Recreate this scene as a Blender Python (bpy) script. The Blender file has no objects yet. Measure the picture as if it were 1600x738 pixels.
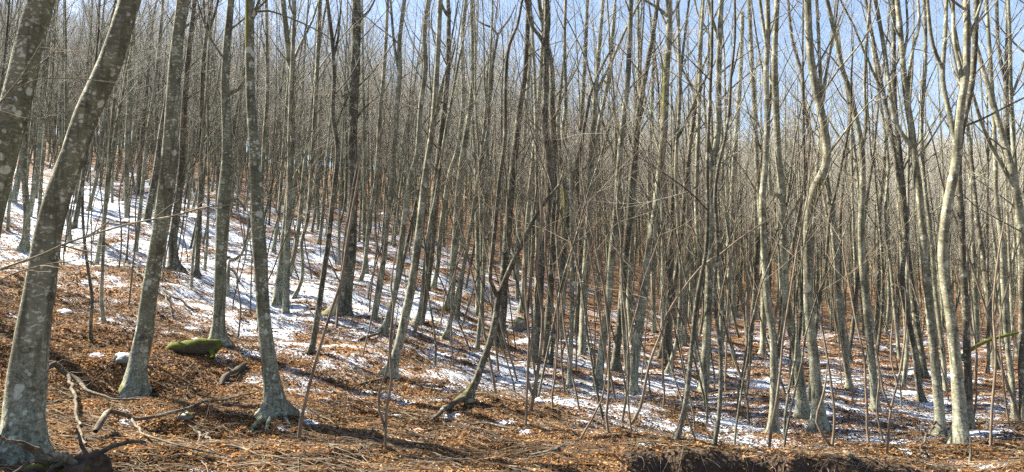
import bpy, math, random
import numpy as np
rnd = random.Random(7)
rng = np.random.default_rng(7)
S = bpy.context.scene
C = S.collection
# ------------------------------------------------------------------ camera, sky, sun, exposure
F = 1067.0; CX, CY = 800.0, 369.0; PITCH = math.radians(5.0)
cam = bpy.data.cameras.new('camera'); cam.lens = 36.0*F/1600; cam.sensor_width = 36; cam.clip_start = 0.05; cam.clip_end = 3000
co = bpy.data.objects.new('camera', cam); C.objects.link(co); co.rotation_euler = (math.pi/2+PITCH, 0, 0); S.camera = co
SUN_EL = math.radians(44); SUN_AZ = math.radians(-64)     # azimuth from the view direction (+y) toward +x
sd = (math.cos(SUN_EL)*math.sin(SUN_AZ), math.cos(SUN_EL)*math.cos(SUN_AZ), math.sin(SUN_EL))
W = bpy.data.worlds.new('World'); S.world = W; W.use_nodes = True
nt = W.node_tree; nt.nodes.clear()
sky = nt.nodes.new('ShaderNodeTexSky'); sky.sky_type = 'NISHITA'; sky.sun_disc = False
sky.sun_elevation = SUN_EL; sky.sun_rotation = SUN_AZ; sky.air_density = 1.0; sky.dust_density = 0.9; sky.ozone_density = 1.0
bg = nt.nodes.new('ShaderNodeBackground'); bg.inputs[1].default_value = 0.06
wo = nt.nodes.new('ShaderNodeOutputWorld'); nt.links.new(sky.outputs[0], bg.inputs[0]); nt.links.new(bg.outputs[0], wo.inputs[0])
sl = bpy.data.lights.new('sun', 'SUN'); sl.energy = 5.0; sl.angle = math.radians(0.53); sl.color = (1.0, 0.93, 0.78)
so = bpy.data.objects.new('sun', sl); C.objects.link(so)
from mathutils import Vector
so.rotation_euler = Vector(sd).to_track_quat('Z', 'Y').to_euler()
S.view_settings.view_transform = 'Standard'; S.view_settings.look = 'None'; S.view_settings.exposure = 2.3; S.view_settings.gamma = 1.0
S.view_settings.use_curve_mapping = False
S.cycles.use_denoising = False
S.cycles.use_adaptive_sampling = False
S.cycles.max_bounces = 4; S.cycles.diffuse_bounces = 2; S.cycles.glossy_bounces = 1; S.cycles.transparent_max_bounces = 4

# ------------------------------------------------------------------ small helpers
def tag(o, label=None, cat=None, group=None, kind=None):
    if label: o['label'] = label
    if cat: o['category'] = cat
    if group: o['group'] = group
    if kind: o['kind'] = kind
    return o
def link(name, data, parent=None):
    o = bpy.data.objects.new(name, data); C.objects.link(o); o.parent = parent; return o
def empty(name, loc):
    o = bpy.data.objects.new(name, None); C.objects.link(o); o.location = loc; o.empty_display_size = 0.1; return o
def vhash(ix, iy, iz, seed):
    n = (ix.astype(np.int64)*73856093) ^ (iy.astype(np.int64)*19349663) ^ (iz.astype(np.int64)*83492791) ^ (seed*2654435761)
    n = (n ^ (n >> 13)) * 1274126177 & 0x7fffffff
    n = (n ^ (n >> 16)) * 668265263 & 0x7fffffff
    return (n & 0xffff)/32767.5 - 1.0
def noise2(x, y, seed=0):
    x = np.asarray(x, float); y = np.asarray(y, float)
    ix, iy = np.floor(x), np.floor(y); fx, fy = x-ix, y-iy
    fx = fx*fx*(3-2*fx); fy = fy*fy*(3-2*fy); z = np.zeros_like(ix)
    a = vhash(ix, iy, z, seed); b = vhash(ix+1, iy, z, seed); c = vhash(ix, iy+1, z, seed); d = vhash(ix+1, iy+1, z, seed)
    return (a*(1-fx)+b*fx)*(1-fy)+(c*(1-fx)+d*fx)*fy
def fbm(x, y, seed=0, o=4):
    r = 0; a = 1.0; t = 0
    for k in range(o): r = r+a*noise2(x*2**k+17.3*k, y*2**k-9.1*k, seed+k); t += a; a *= 0.5
    return r/t

# ------------------------------------------------------------------ terrain: a height field over the place
TU = [-600, 0, 200, 400, 600, 800, 1000, 1200, 1400, 1600, 2200]
TD = [2, 4, 6.5, 10, 13, 17, 25, 40, 60, 100, 160, 260]
TV = [
 [1150,1160,1170,1180,1190,1190,1200,1200,1200,1200,1200],
 [ 800, 860, 880, 900, 910, 915, 925, 930, 935, 935, 935],
 [ 640, 715, 735, 752, 760, 768, 772, 778, 785, 785, 790],
 [ 520, 578, 603, 645, 662, 680, 695, 712, 720, 722, 725],
 [ 450, 500, 525, 565, 588, 620, 645, 668, 678, 676, 685],
 [ 380, 432, 445, 492, 520, 565, 595, 615, 630, 635, 650],
 [ 310, 362, 368, 408, 442, 490, 528, 553, 568, 578, 590],
 [ 240, 290, 300, 330, 370, 420, 465, 500, 518, 533, 545],
 [ 210, 240, 256, 285, 322, 365, 420, 468, 488, 500, 510],
 [ 200, 215, 236, 265, 295, 332, 380, 415, 430, 432, 440],
 [ 200, 215, 238, 262, 284, 305, 325, 342, 348, 346, 350],
 [ 220, 230, 246, 264, 276, 282, 280, 282, 280, 276, 280]]
TV = np.array(TV, float)
TZ = np.array([[d*math.tan(PITCH+math.atan((CY-v)/F)) for v in row] for d, row in zip(TD, TV)])
TS = np.array([      # snow cover by the same plan grid
 [0,0,0,0,0,0,0,0,0,0,0],
 [0,0,0,0,0,0,0,0,0,0,0],
 [.0,.0,.0,.03,.05,.05,.0,.0,.05,.1,.1],
 [.05,.03,.06,.12,.14,.18,.25,.28,.34,.36,.3],
 [.1,.08,.16,.36,.34,.5,.52,.52,.52,.52,.5],
 [.4,.42,.42,.74,.70,.64,.56,.55,.55,.5,.5],
 [.7,.80,.80,.78,.66,.56,.42,.42,.42,.42,.4],
 [.6,.66,.66,.56,.46,.32,.22,.26,.28,.34,.3],
 [.3,.35,.28,.24,.2,.16,.14,.12,.14,.14,.1],
 [.05,.08,.08,.08,.06,.05,.04,.04,.04,.04,.0],
 [0]*11, [0]*11])
def cub(p0, p1, p2, p3, t): return p1+0.5*t*(p2-p0+t*(2*p0-5*p1+4*p2-p3+t*(3*(p1-p2)+p3-p0)))
def table(T, u, d):
    u = np.clip(u, TU[0], TU[-1]); d = np.clip(d, TD[0], TD[-1])
    a = np.interp(u, TU, range(len(TU))); b = np.interp(np.log(d), np.log(TD), range(len(TD)))
    i = np.clip(np.floor(a).astype(int), 0, len(TU)-2); j = np.clip(np.floor(b).astype(int), 0, len(TD)-2)
    fa, fb = a-i, b-j; rows = []
    for m in (-1, 0, 1, 2):
        jj = np.clip(j+m, 0, len(TD)-1)
        rows.append(cub(*[T[jj, np.clip(i+k, 0, len(TU)-1)] for k in (-1, 0, 1, 2)], fa))
    return cub(*rows, fb)
def ucol(x, y): return CX+F*np.asarray(x, float)/np.maximum(np.asarray(y, float), 2.0)
def g(a, s): return np.exp(-(a/s)**2)
def height(x, y):
    x = np.asarray(x, float); y = np.asarray(y, float)
    u = ucol(x, y); z = table(TZ, u, y)
    z = z - np.maximum(y-260, 0)*0.12
    z = z + np.where(y < 2, -0.0*(2-y), 0)
    far = np.clip((y-3)/25, 0.0, 1)
    z = z + fbm(x*0.33, y*0.33, 3, 3)*(0.10+0.5*far) + fbm(x*1.7, y*1.7, 9, 3)*0.08 + fbm(x*6, y*6, 29, 2)*0.03
    # hollows beside the path at the left, and the bank at the lower right
    z = z - 0.38*g(x+5.6, 1.2)*g(y-10.9, .8) - 0.30*g(x+4.0, .8)*g(y-8.6, .6) - 0.22*g(x+7.6, .9)*g(y-12.6, .7)
    lip = 9.1 + 0.35*noise2(x*0.8, x*0+3, 41) + 0.12*noise2(x*3.1, x*0, 42) - 0.05*x
    on = np.clip((x-1.3)/0.9, 0, 1)*np.clip((5.6-x)/1.4, 0, 1)
    s = np.clip((lip-y)/0.45, 0, 1); s = s*s*(3-2*s)
    z = z - on*s*(0.95+0.15*noise2(x*2.3, y*2.3, 5))
    return z
def snowcover(x, y):
    u = ucol(x, y); c = np.clip(table(TS, u, y), 0, 1)
    n = 0.55*fbm(x*0.9, y*0.9, 51, 3)+0.6*fbm(x*2.2, y*3.4, 61, 3)
    return c, n
def snowval(x, y):
    c, n = snowcover(x, y)
    v = np.where(c < 0.005, -2.0, n*0.95 + (c-0.5)*1.15 - 0.09)
    for (px, py, r) in SPOTS: v = np.maximum(v, 1.3-1.9*((np.asarray(x)-px)**2/(r*r*1.6)+(np.asarray(y)-py)**2/(r*r)))
    return v
def ray(u, v):
    a = PITCH; X = (u-CX)/F; Z = (CY-v)/F
    return np.array([X, math.cos(a)-math.sin(a)*Z, math.sin(a)+math.cos(a)*Z])
def at(u, v, y):
    r = ray(u, v); return r/r[1]*y
def hit(u, v):
    r = ray(u, v); r = r/r[1]; ys = np.exp(np.linspace(math.log(2.2), math.log(250), 900))
    zz = height(r[0]*ys, ys); below = np.nonzero(r[2]*ys < zz)[0]
    if len(below) == 0: return None
    y = ys[below[0]]; return np.array([r[0]*y, y, float(height(r[0]*y, y))])

SPOTS = []
for (u_, v_, r_) in [(454, 633, .12), (440, 672, .06), (200, 660, .12), (194, 640, .06), (484, 662, .13), (591, 690, .06), (650, 722, .08), (575, 612, .1), (614, 650, .12), (300, 516, .2), (262, 520, .15), (310, 532, .14), (150, 556, .16), (704, 652, .12), (792, 664, .16), (60, 490, .2), (820, 676, .1), (1010, 694, .1), (1340, 690, .14)]:
    b_ = hit(u_, v_)
    if b_ is not None: SPOTS.append((b_[0], b_[1], r_))
# ------------------------------------------------------------------ materials
def mat(name):
    m = bpy.data.materials.new(name); m.use_nodes = True; n = m.node_tree.nodes; b = n['Principled BSDF']
    b.inputs['Roughness'].default_value = 0.9; b.inputs['Specular IOR Level'].default_value = 0.2
    return m, m.node_tree, b
def N(t, typ, **kw):
    n = t.nodes.new(typ)
    for k, v in kw.items():
        if k in ('i',):
            for a, b in v.items(): n.inputs[a].default_value = b
        else: setattr(n, k, v)
    return n
def ramp(t, fac, stops):
    r = N(t, 'ShaderNodeValToRGB'); e = r.color_ramp.elements
    while len(e) < len(stops): e.new(0.5)
    for k, (p, c) in enumerate(stops):
        e[k].position = p; e[k].color = (c, c, c, 1) if isinstance(c, (int, float)) else (*c, 1)
    t.links.new(fac, r.inputs[0]); return r.outputs[0]
def mix(t, fac, a, b, mode='MIX'):
    m = N(t, 'ShaderNodeMix', data_type='RGBA', blend_type=mode)
    for sock, v in ((m.inputs[0], fac), (m.inputs[6], a), (m.inputs[7], b)):
        if hasattr(v, 'links'): t.links.new(v, sock)
        elif isinstance(v, (int, float)): sock.default_value = v
        else: sock.default_value = (*v, 1)
    return m.outputs[2]
def math_(t, op, a, b=0.0):
    m = N(t, 'ShaderNodeMath', operation=op)
    for s, v in ((m.inputs[0], a), (m.inputs[1], b)):
        if hasattr(v, 'links'): t.links.new(v, s)
        else: s.default_value = v
    return m.outputs[0]
def tex(t, co, scale, detail=4, rough=0.6, typ='ShaderNodeTexNoise', dist=0.0):
    n = N(t, typ); n.inputs['Scale'].default_value = scale
    if typ == 'ShaderNodeTexNoise':
        n.inputs['Detail'].default_value = detail; n.inputs['Roughness'].default_value = rough; n.inputs['Distortion'].default_value = dist
    t.links.new(co, n.inputs['Vector']); return n
def mapping(t, co, scale, locv=None):
    m = N(t, 'ShaderNodeMapping'); m.inputs['Scale'].default_value = scale
    t.links.new(co, m.inputs[0])
    if locv is not None: t.links.new(locv, m.inputs[1])
    return m.outputs[0]

def bark_material(name, base, dark, pale, lich, foot=0.75):
    m, t, b = mat(name)
    tc = N(t, 'ShaderNodeTexCoord'); oi = N(t, 'ShaderNodeObjectInfo')
    cx = N(t, 'ShaderNodeCombineXYZ'); r40 = math_(t, 'MULTIPLY', oi.outputs['Random'], 40.0)
    t.links.new(r40, cx.inputs[0]); t.links.new(r40, cx.inputs[2])
    co_ = mapping(t, tc.outputs['Object'], (1, 1, 1), cx.outputs[0])
    big = tex(t, co_, 2.3, 3).outputs[0]
    ring = tex(t, mapping(t, co_, (4, 4, 22)), 1.6, 5, 0.7).outputs[0]
    fine = tex(t, co_, 38, 4, 0.7).outputs[0]
    col = mix(t, ramp(t, ring, [(0.32, 0.0), (0.68, 1.0)]), dark, base)
    col = mix(t, ramp(t, big, [(0.42, 0.0), (0.62, 0.65)]), col, pale)
    v1 = tex(t, mapping(t, co_, (1, 1, 1.7)), 17.0, 3, 0.6, dist=0.4).outputs[0]
    lm = math_(t, 'MULTIPLY', ramp(t, v1, [(0.56, 0.0), (0.60, 1.0)]), ramp(t, big, [(0.45, 0.25), (0.6, 1.0)]))
    v2 = N(t, 'ShaderNodeTexVoronoi'); v2.inputs['Scale'].default_value = 14; t.links.new(mix(t, 0.05, co_, tex(t, co_, 20, 2).outputs['Color'], 'ADD'), v2.inputs['Vector'])
    spots = ramp(t, v2.outputs['Distance'], [(0.24, 1.0), (0.30, 0.0)])
    gate = ramp(t, tex(t, co_, 3.1, 2).outputs[0], [(0.47, 0.0), (0.53, 1.0)])
    lm = math_(t, 'MAXIMUM', lm, math_(t, 'MULTIPLY', spots, gate))
    v3 = N(t, 'ShaderNodeTexVoronoi'); v3.inputs['Scale'].default_value = 5.5; t.links.new(mix(t, 0.07, co_, tex(t, co_, 9, 2).outputs['Color'], 'ADD'), v3.inputs['Vector'])
    s3 = N(t, 'ShaderNodeSeparateColor'); t.links.new(v3.outputs['Color'], s3.inputs[0])
    big3 = math_(t, 'MULTIPLY', ramp(t, v3.outputs['Distance'], [(0.26, 1.0), (0.31, 0.0)]), ramp(t, s3.outputs[0], [(0.52, 0.0), (0.56, 1.0)]))
    lm = math_(t, 'MAXIMUM', lm, big3)
    lm = math_(t, 'MULTIPLY', lm, ramp(t, fine, [(0.3, 0.55), (0.55, 1.0)]))
    col = mix(t, math_(t, 'MULTIPLY', lm, 0.85), col, lich)
    sz = N(t, 'ShaderNodeSeparateXYZ'); t.links.new(tc.outputs['Object'], sz.inputs[0])
    low = math_(t, 'MULTIPLY', ramp(t, math_(t, 'MULTIPLY', sz.outputs[2], 0.4), [(0.15, foot), (0.75, 0.0)]), ramp(t, tex(t, co_, 26, 4, .7).outputs[0], [(0.42, 0.0), (0.58, 1.0)]))
    col = mix(t, low, col, lich)
    streak = ramp(t, tex(t, mapping(t, co_, (9, 9, .9)), 1.5, 4, .6).outputs[0], [(0.50, 0.0), (0.64, 0.75)])
    col = mix(t, streak, col, dark)
    pit = ramp(t, tex(t, mapping(t, co_, (14, 14, 30)), 1.3, 3, 0.75).outputs[0], [(0.30, 1.0), (0.38, 0.0)])
    col = mix(t, math_(t, 'MULTIPLY', pit, 0.75), col, (0.035, 0.03, 0.024))
    kv = N(t, 'ShaderNodeTexVoronoi'); kv.inputs['Scale'].default_value = 1.0; t.links.new(mapping(t, co_, (2.6, 2.6, 3.4)), kv.inputs['Vector'])
    kd = math_(t, 'ADD', kv.outputs['Distance'], math_(t, 'MULTIPLY', math_(t, 'SUBTRACT', fine, .5), .12))
    knot = ramp(t, kd, [(0.02, 0.9), (0.10, 0.15), (0.13, 0.8), (0.17, 0.0)])
    col = mix(t, knot, col, (0.03, 0.026, 0.02))
    at_ = N(t, 'ShaderNodeAttribute', attribute_name='moss')
    mm = math_(t, 'ADD', at_.outputs['Fac'], math_(t, 'MULTIPLY', math_(t, 'SUBTRACT', tex(t, co_, 11, 5, 0.65).outputs[0], 0.5), 1.6))
    mmask = ramp(t, mm, [(0.5, 0.0), (0.62, 1.0)])
    mcol = mix(t, fine, (0.035, 0.038, 0.008), (0.19, 0.185, 0.03))
    col = mix(t, mmask, col, mcol)
    t.links.new(col, b.inputs['Base Color'])
    hgt = math_(t, 'ADD', math_(t, 'MULTIPLY', ring, 0.6), math_(t, 'ADD', math_(t, 'MULTIPLY', fine, 0.5), math_(t, 'MULTIPLY', mmask, 0.6)))
    bp = N(t, 'ShaderNodeBump'); bp.inputs['Strength'].default_value = 0.7; bp.inputs['Distance'].default_value = 0.012
    t.links.new(hgt, bp.inputs['Height']); t.links.new(bp.outputs[0], b.inputs['Normal'])
    return m
M_BARK = bark_material('beech_bark', (0.165, 0.157, 0.108), (0.05, 0.047, 0.03), (0.29, 0.275, 0.195), (0.40, 0.41, 0.32), 0.55)
M_BARKD = bark_material('dark_beech_bark', (0.085, 0.075, 0.053), (0.032, 0.027, 0.019), (0.14, 0.123, 0.088), (0.30, 0.31, 0.24), 0.3)
M_BARKM = bark_material('grey_olive_bark', (0.135, 0.133, 0.09), (0.055, 0.053, 0.034), (0.19, 0.185, 0.125), (0.42, 0.44, 0.36), 0.35)
M_DEAD = bark_material('dead_wood', (0.13, 0.10, 0.07), (0.05, 0.037, 0.026), (0.19, 0.16, 0.12), (0.25, 0.25, 0.20), 0.0)
M_LOG = bark_material('rotting_branch_bark', (0.10, 0.08, 0.055), (0.04, 0.03, 0.02), (0.15, 0.125, 0.09), (0.22, 0.22, 0.17), 0.0)
def simple(name, a, b_, scale=6.0, rough=0.9):
    m, t, b = mat(name); tc = N(t, 'ShaderNodeTexCoord'); oi = N(t, 'ShaderNodeObjectInfo')
    col = mix(t, ramp(t, tex(t, tc.outputs['Object'], scale, 4).outputs[0], [(0.35, 0.0), (0.65, 1.0)]), a, b_)
    t.links.new(col, b.inputs['Base Color']); b.inputs['Roughness'].default_value = rough
    return m
M_TWIG = simple('twig_bark', (0.21, 0.19, 0.16), (0.48, 0.455, 0.395), 1.5)
M_SAP = simple('sapling_bark', (0.10, 0.075, 0.055), (0.22, 0.18, 0.13), 5.0)
# mossy stone with snow cap
def stone_material(name, moss, snow, dark=False):
    m, t, b = mat(name); tc = N(t, 'ShaderNodeTexCoord'); co_ = tc.outputs['Object']
    n1 = tex(t, co_, 7, 5, .65).outputs[0]; n2 = tex(t, co_, 30, 4, .7).outputs[0]
    col = mix(t, n1, (0.05, 0.045, 0.04), (0.30, 0.29, 0.26))
    geo = N(t, 'ShaderNodeNewGeometry'); sp = N(t, 'ShaderNodeSeparateXYZ'); t.links.new(geo.outputs['Normal'], sp.inputs[0])
    up = math_(t, 'ADD', sp.outputs[2], math_(t, 'MULTIPLY', math_(t, 'SUBTRACT', n1, 0.5), 1.6))
    if dark: col = mix(t, n1, (0.02, 0.016, 0.011), (0.11, 0.09, 0.068))
    if moss: col = mix(t, ramp(t, up, [(moss, 0.0), (moss+.12, 1.0)]), col, mix(t, n2, (0.02, 0.028, 0.004), (0.15, 0.165, 0.018)))
    if snow: col = mix(t, ramp(t, up, [(snow, 0.0), (snow+.05, 1.0)]), col, (0.85, 0.87, 0.9))
    t.links.new(col, b.inputs['Base Color'])
    bp = N(t, 'ShaderNodeBump'); bp.inputs['Strength'].default_value = 0.9; bp.inputs['Distance'].default_value = 0.03
    t.links.new(math_(t, 'ADD', n1, math_(t, 'MULTIPLY', n2, 0.4)), bp.inputs['Height']); t.links.new(bp.outputs[0], b.inputs['Normal'])
    return m
# ground: leaf litter, bare earth and lying snow
def ground_material():
    m, t, b = mat('forest_floor'); tc = N(t, 'ShaderNodeTexCoord'); co_ = tc.outputs['Object']
    vo = N(t, 'ShaderNodeTexVoronoi'); vo.inputs['Scale'].default_value = 17; vo.inputs['Randomness'].default_value = 1.0
    wv = tex(t, co_, 9, 3).outputs['Color']; wm = mix(t, 0.06, co_, wv, 'ADD'); t.links.new(wm, vo.inputs['Vector'])
    sx = N(t, 'ShaderNodeSeparateColor'); t.links.new(vo.outputs['Color'], sx.inputs[0])
    litter = ramp(t, sx.outputs[0], [(0.0, (0.050, 0.030, 0.018)), (0.3, (0.13, 0.068, 0.032)), (0.55, (0.24, 0.115, 0.045)), (0.8, (0.33, 0.175, 0.08)), (1.0, (0.40, 0.27, 0.16))])
    patch = ramp(t, tex(t, co_, 0.9, 5, .6).outputs[0], [(0.38, 0.0), (0.62, 1.0)])
    litter = mix(t, patch, mix(t, 0.45, litter, (0.09, 0.06, 0.045)), litter)
    e = N(t, 'ShaderNodeAttribute', attribute_name='earth')
    em = ramp(t, math_(t, 'ADD', e.outputs['Fac'], math_(t, 'MULTIPLY', math_(t, 'SUBTRACT', tex(t, co_, 5, 5, .7).outputs[0], .5), 1.2)), [(0.45, 0.0), (0.6, 1.0)])
    litter = mix(t, em, litter, mix(t, tex(t, co_, 25, 4).outputs[0], (0.025, 0.016, 0.010), (0.09, 0.06, 0.04)))
    sn = N(t, 'ShaderNodeAttribute', attribute_name='snow')
    f1 = tex(t, mapping(t, co_, (2.8, 6.0, 4.0)), 1.0, 4, .62).outputs[0]; f2 = tex(t, co_, 30, 5, .75).outputs[0]
    sv = math_(t, 'ADD', sn.outputs['Fac'], math_(t, 'ADD', math_(t, 'MULTIPLY', math_(t, 'SUBTRACT', f1, .5), 2.3), math_(t, 'MULTIPLY', math_(t, 'SUBTRACT', f2, .5), 3.2)))
    sm = ramp(t, math_(t, 'ADD', math_(t, 'MULTIPLY', sv, 0.5), 0.5), [(0.50, 0.0), (0.535, 1.0)])
    col = mix(t, sm, litter, (0.50, 0.545, 0.62))
    t.links.new(col, b.inputs['Base Color'])
    h = math_(t, 'ADD', math_(t, 'MULTIPLY', sm, 1.2), math_(t, 'ADD', math_(t, 'MULTIPLY', f2, 0.5), math_(t, 'MULTIPLY', math_(t, 'MULTIPLY', vo.outputs['Distance'], math_(t, 'SUBTRACT', 1.0, sm)), 1.3)))
    bp = N(t, 'ShaderNodeBump'); bp.inputs['Strength'].default_value = 0.9; bp.inputs['Distance'].default_value = 0.03
    t.links.new(h, bp.inputs['Height']); t.links.new(bp.outputs[0], b.inputs['Normal'])
    return m
M_GROUND = ground_material()
def leaf_material():
    m, t, b = mat('dead_leaves'); a = N(t, 'ShaderNodeAttribute', attribute_name='tint')
    t.links.new(a.outputs['Color'], b.inputs['Base Color'])
    tr = N(t, 'ShaderNodeBsdfTranslucent'); t.links.new(a.outputs['Color'], tr.inputs[0])
    mx = N(t, 'ShaderNodeMixShader'); mx.inputs[0].default_value = 0.25
    t.links.new(b.outputs[0], mx.inputs[1]); t.links.new(tr.outputs[0], mx.inputs[2]); t.links.new(mx.outputs[0], t.nodes['Material Output'].inputs[0])
    return m
M_LEAF = leaf_material()

# ------------------------------------------------------------------ mesh maker
def make_mesh(name, V, Q=None, T=None, mats=(), attrs=None, smooth=True, mat_idx=None):
    me = bpy.data.meshes.new(name); V = np.asarray(V, np.float32)
    Q = np.zeros((0, 4), np.int32) if Q is None or len(Q) == 0 else np.asarray(Q, np.int32)
    T = np.zeros((0, 3), np.int32) if T is None or len(T) == 0 else np.asarray(T, np.int32)
    me.vertices.add(len(V)); me.vertices.foreach_set('co', V.ravel())
    me.loops.add(Q.size+T.size); me.loops.foreach_set('vertex_index', np.concatenate([Q.ravel(), T.ravel()]).astype(np.int32))
    npoly = len(Q)+len(T); me.polygons.add(npoly)
    st = np.concatenate([np.arange(len(Q))*4, Q.size+np.arange(len(T))*3]).astype(np.int32)
    me.polygons.foreach_set('loop_start', st)
    me.polygons.foreach_set('use_smooth', np.full(npoly, smooth))
    for m in mats: me.materials.append(m)
    if mat_idx is not None: me.polygons.foreach_set('material_index', np.asarray(mat_idx, np.int32))
    for k, a in (attrs or {}).items():
        a = np.asarray(a, np.float32)
        if a.ndim == 1: me.attributes.new(k, 'FLOAT', 'POINT').data.foreach_set('value', a)
        else: me.attributes.new(k, 'FLOAT_COLOR', 'POINT').data.foreach_set('color', a.ravel())
    me.update(calc_edges=True)
    return me
class Tubes:
    def __init__(s): s.V = []; s.Q = []; s.M = []; s.n = 0
    def add(s, P, R, sides=6, moss=None, flare=0.0, rough=0.0, seed=0.0, cap=False, ground=None):
        P = np.asarray(P, float); R = np.asarray(R, float); n = len(P)
        T = np.gradient(P, axis=0); T /= np.linalg.norm(T, axis=1)[:, None]+1e-9
        mt = T.mean(0); a = np.eye(3)[np.argmin(np.abs(mt))]
        U = a-(T@a)[:, None]*T; U /= np.linalg.norm(U, axis=1)[:, None]+1e-9
        Vv = np.cross(T, U)
        th = np.arange(sides)*2*math.pi/sides
        rr = R[:, None]*np.ones(sides)
        if flare:
            h = np.maximum(P[:, 2]-(P[0, 2] if ground is None else ground), 0)
            lob = 0.55+0.55*np.sin(th*3+seed)+0.35*np.sin(th*5+seed*2.3)+0.3*np.sin(th*2-seed)
            rr = rr*(1+flare*np.exp(-h/(R[0]*.7+.03))[:, None]*np.maximum(lob, 0.05)[None])
        if rough:
            L = np.cumsum(np.r_[0, np.linalg.norm(np.diff(P, axis=0), axis=1)])
            tt, ll = np.meshgrid(np.cos(th)*1.3+seed*3.1, L); ss = np.meshgrid(np.sin(th)*1.3, L)[0]
            rr = rr*(1+rough*(noise2(tt+ll*0.15, ll*2.2+ss, 3)+0.5*noise2(tt*2.3, ll*6+ss*2, 4)))
        X = P[:, None]+rr[..., None]*(U[:, None]*np.cos(th)[None, :, None]+Vv[:, None]*np.sin(th)[None, :, None])
        s.V.append(X.reshape(-1, 3)); i = np.arange(n-1)[:, None]*sides; j = np.arange(sides)[None]; k = (j+1) % sides
        q = np.stack([i+j, i+k, i+sides+k, i+sides+j], -1).reshape(-1, 4)+s.n; s.Q.append(q)
        if cap and sides >= 4:
            b0 = s.n+(n-1)*sides
            for c in range(1, sides-2, 2): s.Q.append(np.array([[b0, b0+c, b0+c+1, b0+(c+2) % sides]]))
        if moss is None: mo = np.zeros(n*sides)
        elif callable(moss): mo = moss(X, U, Vv, th)
        else: mo = np.repeat(np.asarray(moss, float), sides) if np.ndim(moss) else np.full(n*sides, float(moss))
        s.M.append(np.asarray(mo).ravel()); s.n += n*sides
    def mesh(s, name, mats):
        return make_mesh(name, np.concatenate(s.V), np.concatenate(s.Q), None, mats, {'moss': np.concatenate(s.M)})
    def build(s, name, m, parent=None): return link(name, s.mesh(name, [m]), parent)
def smooth_path(P, step):
    P = np.asarray(P, float)
    if len(P) < 3: P = np.vstack([P[0], (P[0]+P[-1])/2, P[-1]])
    E = np.vstack([2*P[0]-P[1], P, 2*P[-1]-P[-2]]); out = []
    for k in range(1, len(E)-2):
        n = max(1, int(np.linalg.norm(E[k+1]-E[k])/step))
        for q in range(n): out.append(cub(E[k-1], E[k], E[k+1], E[k+2], q/n))
    out.append(E[-2]); return np.array(out)
def wander(p, d, length, n, wig, up, r):
    """a growing shoot: n+1 points from p along d, wriggling and turning upward"""
    pts = [np.array(p, float)]; d = np.array(d, float)/np.linalg.norm(d); st = length/n
    for k in range(n):
        d = d+np.array([r.gauss(0, wig), r.gauss(0, wig), r.gauss(0, wig)+up]); d /= np.linalg.norm(d)
        pts.append(pts[-1]+d*st)
    return np.array(pts)
def side_dir(T, ang, phi):
    T = T/np.linalg.norm(T); a = np.array([1., 0, 0]) if abs(T[0]) < .8 else np.array([0, 1., 0])
    U = np.cross(T, a); U /= np.linalg.norm(U); Vv = np.cross(T, U)
    return T*math.cos(ang)+(U*math.cos(phi)+Vv*math.sin(phi))*math.sin(ang)
def shoots(tw, path, rad, r, n2, dens=1.0, thick=1.0):
    """side shoots and twigs along a branch, added to the crown mesh"""
    L = np.linalg.norm(path[-1]-path[0])
    for a in range(n2):
        t = 0.18+0.8*(a+r.random())/n2; i = min(int(t*(len(path)-1)), len(path)-2)
        p = path[i]+(path[i+1]-path[i])*(t*(len(path)-1)-i); T = path[i+1]-path[i]
        l2 = (0.25+0.4*r.random())*L*(1.1-0.6*t)+0.25
        q = wander(p, side_dir(T, r.uniform(.5, .95), r.uniform(0, 6.28)), l2, 5, .13, .05, r)
        r2 = min(rad*0.5, 0.011)*thick; tw.add(q, np.linspace(r2, 0.0032*thick, 6), 3)
        for b in range(int(6*dens+r.random())):
            t3 = 0.2+0.75*r.random(); j = min(int(t3*5), 4); T3 = q[j+1]-q[j]
            z = wander(q[j]+T3*(t3*5-j), side_dir(T3, r.uniform(.5, 1.0), r.uniform(0, 6.28)), r.uniform(.25, .75), 3, .16, .04, r)
            tw.add(z, np.linspace(0.0042, 0.0024, 4)*thick, 3)
    q = wander(path[-1], path[-1]-path[-2], 0.5, 3, .1, .05, r); tw.add(q, np.linspace(0.005, 0.0025, 4)*thick, 3)

def base_moss(amount, side=-1.0, hgt=0.45, z0=0.0, bands=()):
    def f(X, U, V, th):
        c = X.mean(1, keepdims=True); o = X-c; o = o/(np.linalg.norm(o, axis=2, keepdims=True)+1e-9)
        h = X[..., 2]-z0
        m = amount*np.exp(-np.maximum(h, 0)/hgt)*(0.62+0.5*(o[..., 0]*side))
        for (a, b, k, sd_) in bands:
            m = np.maximum(m, k*np.clip((h-a)/0.15, 0, 1)*np.clip((b-h)/0.15, 0, 1)*(0.6+0.5*o[..., 0]*sd_))
        return m-0.05
    return f

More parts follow.
